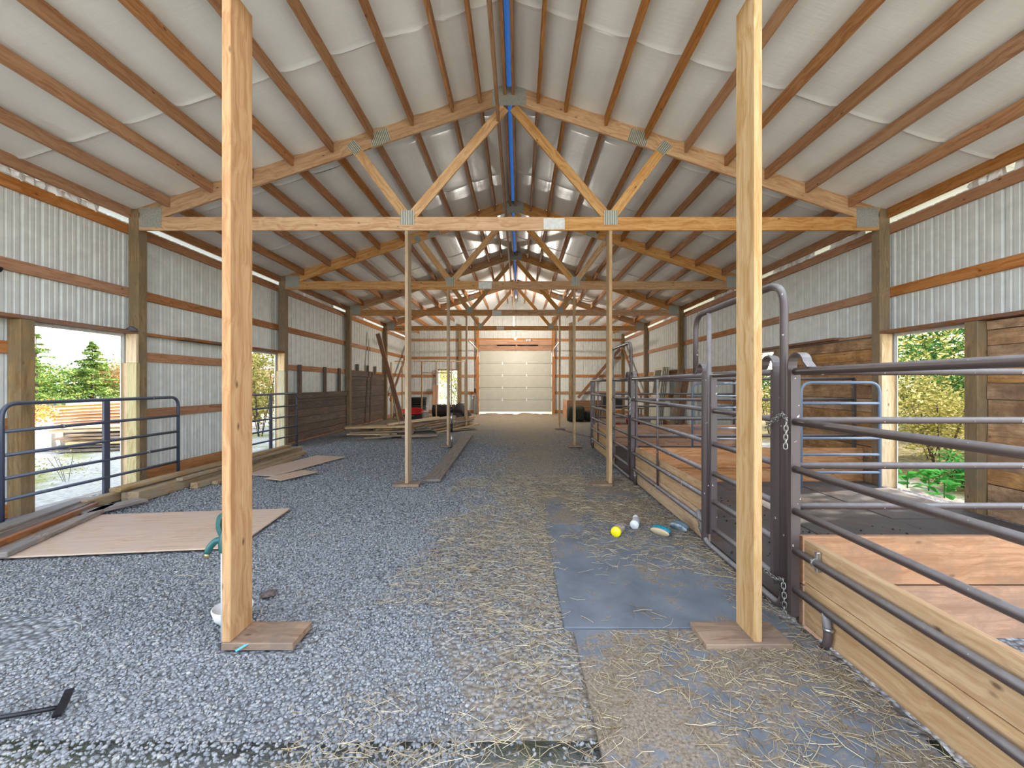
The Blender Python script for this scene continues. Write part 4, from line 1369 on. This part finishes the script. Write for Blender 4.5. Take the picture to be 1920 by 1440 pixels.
bx('bench_top', 2.95, 4.5, 15.4, 15.9, .50, .54, M['scrap'], sh)
for x in (3.0, 4.4):
    for y in (15.42, 15.82):
        bx('bench_leg', x, x + .06, y, y + .06, .0, .50, M['scrap'], sh)
slab('storage_crate', 3.05, 3.75, 15.45, 15.85, .545, .95, M['black'], 'black crate standing on the low rough bench', 'crate')
tub('red bucket standing before the leaning old doors', 3.45, 12.9, .22, .36, M['red'], 'bucket', 'bucket')
tub('smaller red bucket standing lower, left of the other red one', 3.0, 13.0, .13, .2, M['red'], 'bucket', 'bucket')
tub('white bucket standing right of the red buckets', 3.9, 13.1, .15, .38, M['white'], 'bucket', 'bucket', False)
def old_door(k, x, y, mat, lab, H=2.0, Wd=.85, th=.04):
    t = thing('old_door', lab, 'door', (x, y, 0))
    rot = Matrix.Translation(Vector((x, y, 0))) @ Matrix.Rotation(math.radians(7), 4, 'Y')
    def pbx(n, y0, y1, z0, z1, m, x0=0, x1=th):
        c = Vector(((x0 + x1) / 2, (y0 + y1) / 2, (z0 + z1) / 2))
        link(n, box_mesh(x1 - x0, y1 - y0, z1 - z0, m, .003), None, t, rot @ Matrix.Translation(c))
    pbx('stile', 0, .1, 0, H, mat); pbx('stile', Wd - .1, Wd, 0, H, mat)
    pbx('crosspiece', .1, Wd - .1, 0, .2, mat); pbx('crosspiece', .1, Wd - .1, H - .1, H, mat); pbx('crosspiece', .1, Wd - .1, .95, 1.07, mat)
    pbx('lower_panel', .1, Wd - .1, .2, .95, mat, .012, .028)
    pbx('pane', .1, Wd - .1, 1.07, H - .1, M['glass'], .012, .02)
cream = plain('cream_door_paint', (214, 206, 180), .5, 0, 20, .08)
for k, lab in enumerate(['front cream glazed door of the stack leaning on the right wall', 'second cream door in the leaning stack', 'third cream door in the leaning stack', 'rearmost cream door in the leaning stack']):
    old_door(k, 4.40 + .075 * k, 13.75 + .05 * k, cream, lab, 1.98)
lean((4.62, 12.9, .0), (4.9, 12.95, 1.75), .2, .03, 'scrap', 'brown board leaning on the right wall before the old doors')
lean((4.7, 12.55, .0), (4.92, 12.5, 1.6), .14, .03, 'header', 'darker brown board leaning nearest on the right wall past the stalls')
# lamps near the back
lf = thing('lamp_conduit', 'white conduit with a bare bulb holder hanging before the garage door header', 'lamp', (-.15, 17.6, 3.3))
tube('conduit', [(-.235, 17.6, 5.02), (-.20, 17.6, 3.42)], .028, M['white'], lf)
lathe('bulb', [(.03, .06), (.06, .03), (.055, -.02), (.0005, -.06)], M['white'], lf, Matrix.Translation(Vector((-.15, 17.58, 3.30))))
tube('stem', [(-.20, 17.6, 3.42), (-.15, 17.58, 3.34)], .02, M['white'], lf)
l2 = thing('twin_lamp', 'small white twin bulb holder on the header right of the conduit', 'lamp', (.45, 20.5, 3.52))
pl = bpy.data.objects.new('bulb_light', bpy.data.lights.new('bulb_light', 'POINT'))
COL.objects.link(pl)
pl.data.energy = 110; pl.data.shadow_soft_size = .07; pl.data.color = (1, .95, .86)
parent_to(pl, lf, Matrix.Translation(Vector((-.15, 17.5, 3.18))))
bx('lamp_base', .36, .56, 20.5, 20.55, 3.50, 3.55, M['white'], l2)
for x in (.38, .54):
    lathe('bulb', [(.03, .05), (.05, .02), (.045, -.03), (.0005, -.06)], M['white'], l2, Matrix.Translation(Vector((x, 20.45, 3.51))))

# ------------------------------------------------------------------ outdoors
def leaves_mesh(name, C, size, mat, aspect=.5, droop=0.0):
    """C: (n,3) leaf centres; each a folded rhombus leaf"""
    n = len(C)
    R = rotmats(n)
    s = rs.uniform(.6, 1.2, n) * size
    base = np.array([(-1, 0, 0), (0, -aspect, .12), (1, 0, 0), (0, aspect, .12)])
    V = np.einsum('nij,kj->nki', R, base) * s[:, None, None]
    V[:, :, 2] *= .7
    V += C[:, None, :]
    Fc = (np.array([[0, 1, 2, 3]])[None] + (np.arange(n) * 4)[:, None, None]).reshape(-1, 4)
    return fast_mesh(name, V.reshape(-1, 3), Fc, mat)
def conifer(x, y, h, rad, lab, mat, n=4500, leaf=.12, z0=-.15, bare=.06):
    t = thing('conifer', lab, 'tree', (x, y, z0))
    lathe('trunk', [(h * .022 + .02, 0), (h * .014 + .01, h * .5), (.012, h * .99)], M['bark'], t, Matrix.Translation(Vector((x, y, z0))), n=10)
    # boughs: each a spray of needles along a drooping line
    nb = int(n / 55)
    hh = bare + (1 - bare) * rs.uniform(0, 1, nb) ** 1.25
    a = rs.uniform(0, 2 * PI, nb)
    L = rad * (1 - hh) ** .85 * rs.uniform(.7, 1.12, nb) + .06
    C = []
    for k in range(nb):
        u = rs.uniform(.08, 1, 55) ** .8
        d = L[k] * u
        lat = rs.normal(0, .13, 55) * L[k] * (.4 + u) * .8
        zz = hh[k] * h + .10 * d - .16 * d * u + rs.normal(0, .05, 55) * L[k] * .6
        C.append(np.stack([x + np.cos(a[k]) * d - np.sin(a[k]) * lat, y + np.sin(a[k]) * d + np.cos(a[k]) * lat, z0 + zz], 1))
    C = np.concatenate(C)
    o = link('foliage', leaves_mesh('foliage', C, leaf, mat, .28), None, t)
    o['kind'] = 'stuff'
    return t
def bush(x, y, rx, ry, h, lab, mat, n=2200, leaf=.07, z0=-.16, name='shrub', cat='shrub', stems=5, sr=.012):
    t = thing(name, lab, cat, (x, y, z0))
    k = 26
    cc = rs.normal(0, 1, (k, 3)); cc /= np.linalg.norm(cc, axis=1)[:, None]
    cc *= rs.uniform(.35, .95, (k, 1))
    cc = cc * np.array((rx, ry, h * .48)) + np.array((x, y, z0 + h * .55))
    idx = rs.randint(0, k, n)
    C = cc[idx] + rs.normal(0, 1, (n, 3)) * np.array((rx, ry, h * .5)) * .2
    C[:, 2] = np.maximum(C[:, 2], z0 + .03)
    o = link('foliage', leaves_mesh('foliage', C, leaf, mat, .45), None, t)
    o['kind'] = 'stuff'
    for q in range(stems):
        a = rs.uniform(0, 2 * PI)
        tube('stem', [(x + .05 * math.cos(a), y + .05 * math.sin(a), z0), (x + rx * .3 * math.cos(a), y + ry * .3 * math.sin(a), z0 + h * .4), (x + rx * .55 * math.cos(a), y + ry * .55 * math.sin(a), z0 + h * .8)], sr, M['bark'], t, n=5)
    return t
TG = 'trees beyond the left clearing'
conifer(-33.5, 33.5, 4.9, 2.3, 'young fir with the tallest spire seen through the near left opening', M['fir'], 7500, .17)
conifer(-33.5, 29.6, 5.1, 2.2, 'fir at the left jamb of the near left opening, cut by the post', M['fir'], 4200, .16)
bush(-35.5, 30.5, 2.4, 2.4, 3.0, 'mixed green bush left of the tallest spire', M['fir'], 2600, .16, name='bush', cat='bush')
bush(-33.0, 36.0, 2.6, 2.4, 3.3, 'pinkish-tinged bush right of the tallest spire', M['drybush'], 2600, .15, name='bush', cat='bush')
bush(-36.5, 34.5, 3.2, 3.0, 3.2, 'broad green bush behind the tallest spire', M['fir'], 3000, .17, name='bush', cat='bush')
bush(-38, 41, 4.2, 3.5, 3.6, 'distant green thicket at the right edge of the near left opening', M['fir'], 3000, .2, name='bush', cat='bush')
bush(-37, 26.5, 4.0, 3.5, 3.4, 'distant green thicket at the left edge of the near left opening', M['fir'], 3000, .2, name='bush', cat='bush')
bush(-15.8, 13.6, .9, .8, 1.0, 'orange-leaved bush left of the outdoor board pile', M['orangebush'], 1300, .07, name='bush', cat='bush')
# weeds near the opening
for q, (x, y, lab) in enumerate([(-7.3, 6.9, 'sparse dry weed tuft outside the near left opening, middle'), (-6.9, 5.9, 'sparse green weed tuft at the sill of the near left opening'), (-8.0, 6.6, 'sparse dry weed tuft farther left outside the opening')]):
    bush(x, y, .4, .4, .5, lab, M['shrub'], 260, .022, name='weed_tuft', cat='weeds', stems=6, sr=.003)
# outdoor lumber stack
LG = 'boards in the outdoor lumber stack'
r = random.Random(33)
for lay_ in range(7):
    for q in range(3):
        yy = 10.0 + q * .3 + r.uniform(-.05, .05)
        L = r.uniform(1.9, 2.9)
        xx = -9.3 + r.uniform(-.35, .2)
        z = -.10 + lay_ * .085 + r.uniform(-.01, .01)
        o = beam('stacked_board', (xx - L / 2, yy - .3, z), (xx + L / 2, yy + .5, z + r.uniform(-.02, .02)), r.uniform(.18, .28), r.uniform(.035, .06), M[r.choice(['greyp', 'greyp', 'scrap', 'pale'])], ch=0)
        tag(o, 'sun-bleached board in the grey lumber stack outside the near left opening', 'board', LG)
OG = 'boards in the orange outdoor pile'
for lay_ in range(9):
    for q in range(2):
        a = Vector((-14.2 + r.uniform(-.1, .1), 13.2 + q * .5, -.1 + lay_ * .1)); b = Vector((-10.4 + r.uniform(-.2, .2), 14.4 + q * .5, -.1 + lay_ * .125))
        o = beam('stacked_board', a, b, .3, .05, M['redwood'], ch=0)
        tag(o, 'orange-brown board in the pile behind the grey outdoor lumber stack', 'board', OG)
slab('concrete_block', -12.1, -10.95, 9.9, 10.7, -.16, .30, plain('pale_concrete', (222, 214, 198), .9, 0, 6, .06), 'pale concrete block left of the grey outdoor lumber stack', 'block', .1)
slab('concrete_block', -16.2, -13.4, 15.4, 16.0, -.16, .75, plain('pale_wall_concrete', (226, 222, 210), .9, 0, 6, .06), 'long pale block wall piece behind the outdoor piles', 'block', .15)
# second left opening
bush(-7.7, 12.7, .9, .8, 3.0, 'tall yellow-green shrub outside the farther left opening', M['shrub'], 2600, .07)
bush(-9.0, 14.8, .9, .8, 2.4, 'reddish dry shrub outside the farther left opening', M['drybush'], 2000, .07)
conifer(-11.2, 18.2, 6.5, 2.0, 'fir behind the shrubs of the farther left opening', M['fir'], 4200, .12)
# beyond the rear door
bush(-4.9, 25.5, 1.3, 1.0, 3.0, 'pale green shrub outside the open rear doorway', M['shrub'], 2600, .08)
bush(-3.6, 26.8, 1.4, 1.0, 3.4, 'darker shrub outside the open rear doorway', M['fir'], 2400, .08)
# right side
conifer(10.9, 9.7, 10.5, 3.9, 'large dark fir whose boughs hang outside the right opening', M['firdark'], 12000, .10, bare=.12)
conifer(11.2, 6.3, 10.0, 3.6, 'second large dark fir right outside the near stall opening', M['firdark'], 8000, .10, bare=.16)
conifer(8.2, 11.2, 9.5, 2.9, 'dark fir behind the lined wall, boughs reaching the right opening', M['firdark'], 8500, .10, bare=.16)
conifer(15.5, 14.5, 12, 3.2, 'tall fir standing farther back behind the right shrubs', M['firdark'], 5500, .15)
conifer(10.3, 16.0, 9, 2.6, 'fir outside the farther right opening', M['firdark'], 6500, .11)
bush(7.6, 7.7, .75, .65, 1.5, 'yellow-green shrub in the middle of the right opening', M['shrub'], 3600, .042)
bush(8.6, 8.9, .9, .8, 1.7, 'pale shrub at the left of the right opening', M['shrub'], 3200, .05)
bush(7.7, 6.3, .7, .65, 1.2, 'dry shrub at the right jamb of the right opening', M['drybush'], 2800, .04)
bush(9.6, 7.6, .9, .8, 1.9, 'tall pale shrub behind the dry shrub outside', M['shrub'], 3000, .055)
bush(12.6, 11.6, 1.7, 1.5, 2.6, 'tall sunlit shrub behind the right opening', M['shrub'], 3000, .08)
bush(7.9, 13.4, .9, .8, 2.2, 'yellow-green shrub outside the farther right opening', M['shrub'], 2600, .06)
bush(6.7, 6.35, .45, .4, .55, 'low dark green plant clump behind the broad-leaved weeds', M['weed'], 1300, .04, name='fern_clump', cat='plant', sr=.005)
bush(6.9, 5.6, .45, .4, .5, 'low dark green plant clump by the sapling stems', M['weed'], 1300, .035, name='fern_clump', cat='plant', sr=.005)
bush(18.5, 16.5, 3.6, 3.3, 5.0, 'broad sunlit thicket far behind the right opening', M['shrub'], 3600, .17, name='bush', cat='bush')
bush(20, 25, 3.8, 3.5, 6.0, 'broad sunlit thicket behind the farther right opening', M['shrub'], 3200, .18, name='bush', cat='bush')
bush(22, 8.5, 3.8, 3.5, 5.0, 'broad sunlit thicket far right beyond the firs', M['shrub'], 3200, .18, name='bush', cat='bush')
for q, (x, y) in enumerate([(6.75, 5.05), (6.95, 4.95)]):
    o = tube('sapling_stem', [(x, y, -.16), (x + .03, y + .05, .5), (x - .02, y + .1, 1.1)], .022, M['bark'], None, n=8)
    tag(o, ['left slim bare sapling stem by the right jamb post outside', 'right slim bare sapling stem by the right jamb post outside'][q], 'sapling')
# broad-leaved weeds just outside the right opening
def leaf_blade():
    V, Fc = [], []
    for i, (t, w) in enumerate(((0, .012), (.25, .065), (.55, .08), (.8, .05), (1, .004))):
        z = .05 * math.sin(t * 2.6) - .04 * t
        V += [(t * .24, -w, z), (t * .24, 0, z + .012), (t * .24, w, z)]
    for i in range(4):
        for k in range(2):
            Fc.append((3 * i + k, 3 * i + 3 + k, 3 * i + 4 + k, 3 * i + 1 + k))
    return pydata('leaf', V, Fc, M['weed'], True)
LB = leaf_blade()
r = random.Random(4)
for q, (x, y, lab) in enumerate([(5.55, 6.1, 'broad-leaved weed nearest the left jamb, just outside the right opening'), (5.6, 5.62, 'broad-leaved weed beside the first, under the right opening'), (6.05, 6.3, 'broad-leaved weed behind the first two outside'), (5.75, 5.05, 'broad-leaved weed toward the right jamb outside'), (6.2, 5.35, 'broad-leaved weed farthest from the right opening sill')]):
    t = thing('broadleaf_weed', lab, 'plant', (x, y, -.16), 'broad-leaved weeds')
    for k in range(20):
        a = r.uniform(0, 2 * PI)
        hgt = r.uniform(.08, .40)
        m = Matrix.Translation(Vector((x + .06 * math.cos(a), y + .06 * math.sin(a), -.16 + hgt))) @ Matrix.Rotation(a, 4, 'Z') @ Matrix.Rotation(-r.uniform(-.2, .5), 4, 'Y') @ Matrix.Scale(r.uniform(.5, .95), 4)
        link('leaf', LB, None, t, m)
    tube('stalk', [(x, y, -.17), (x + .01, y, .16)], .008, M['weed'], t, n=5)
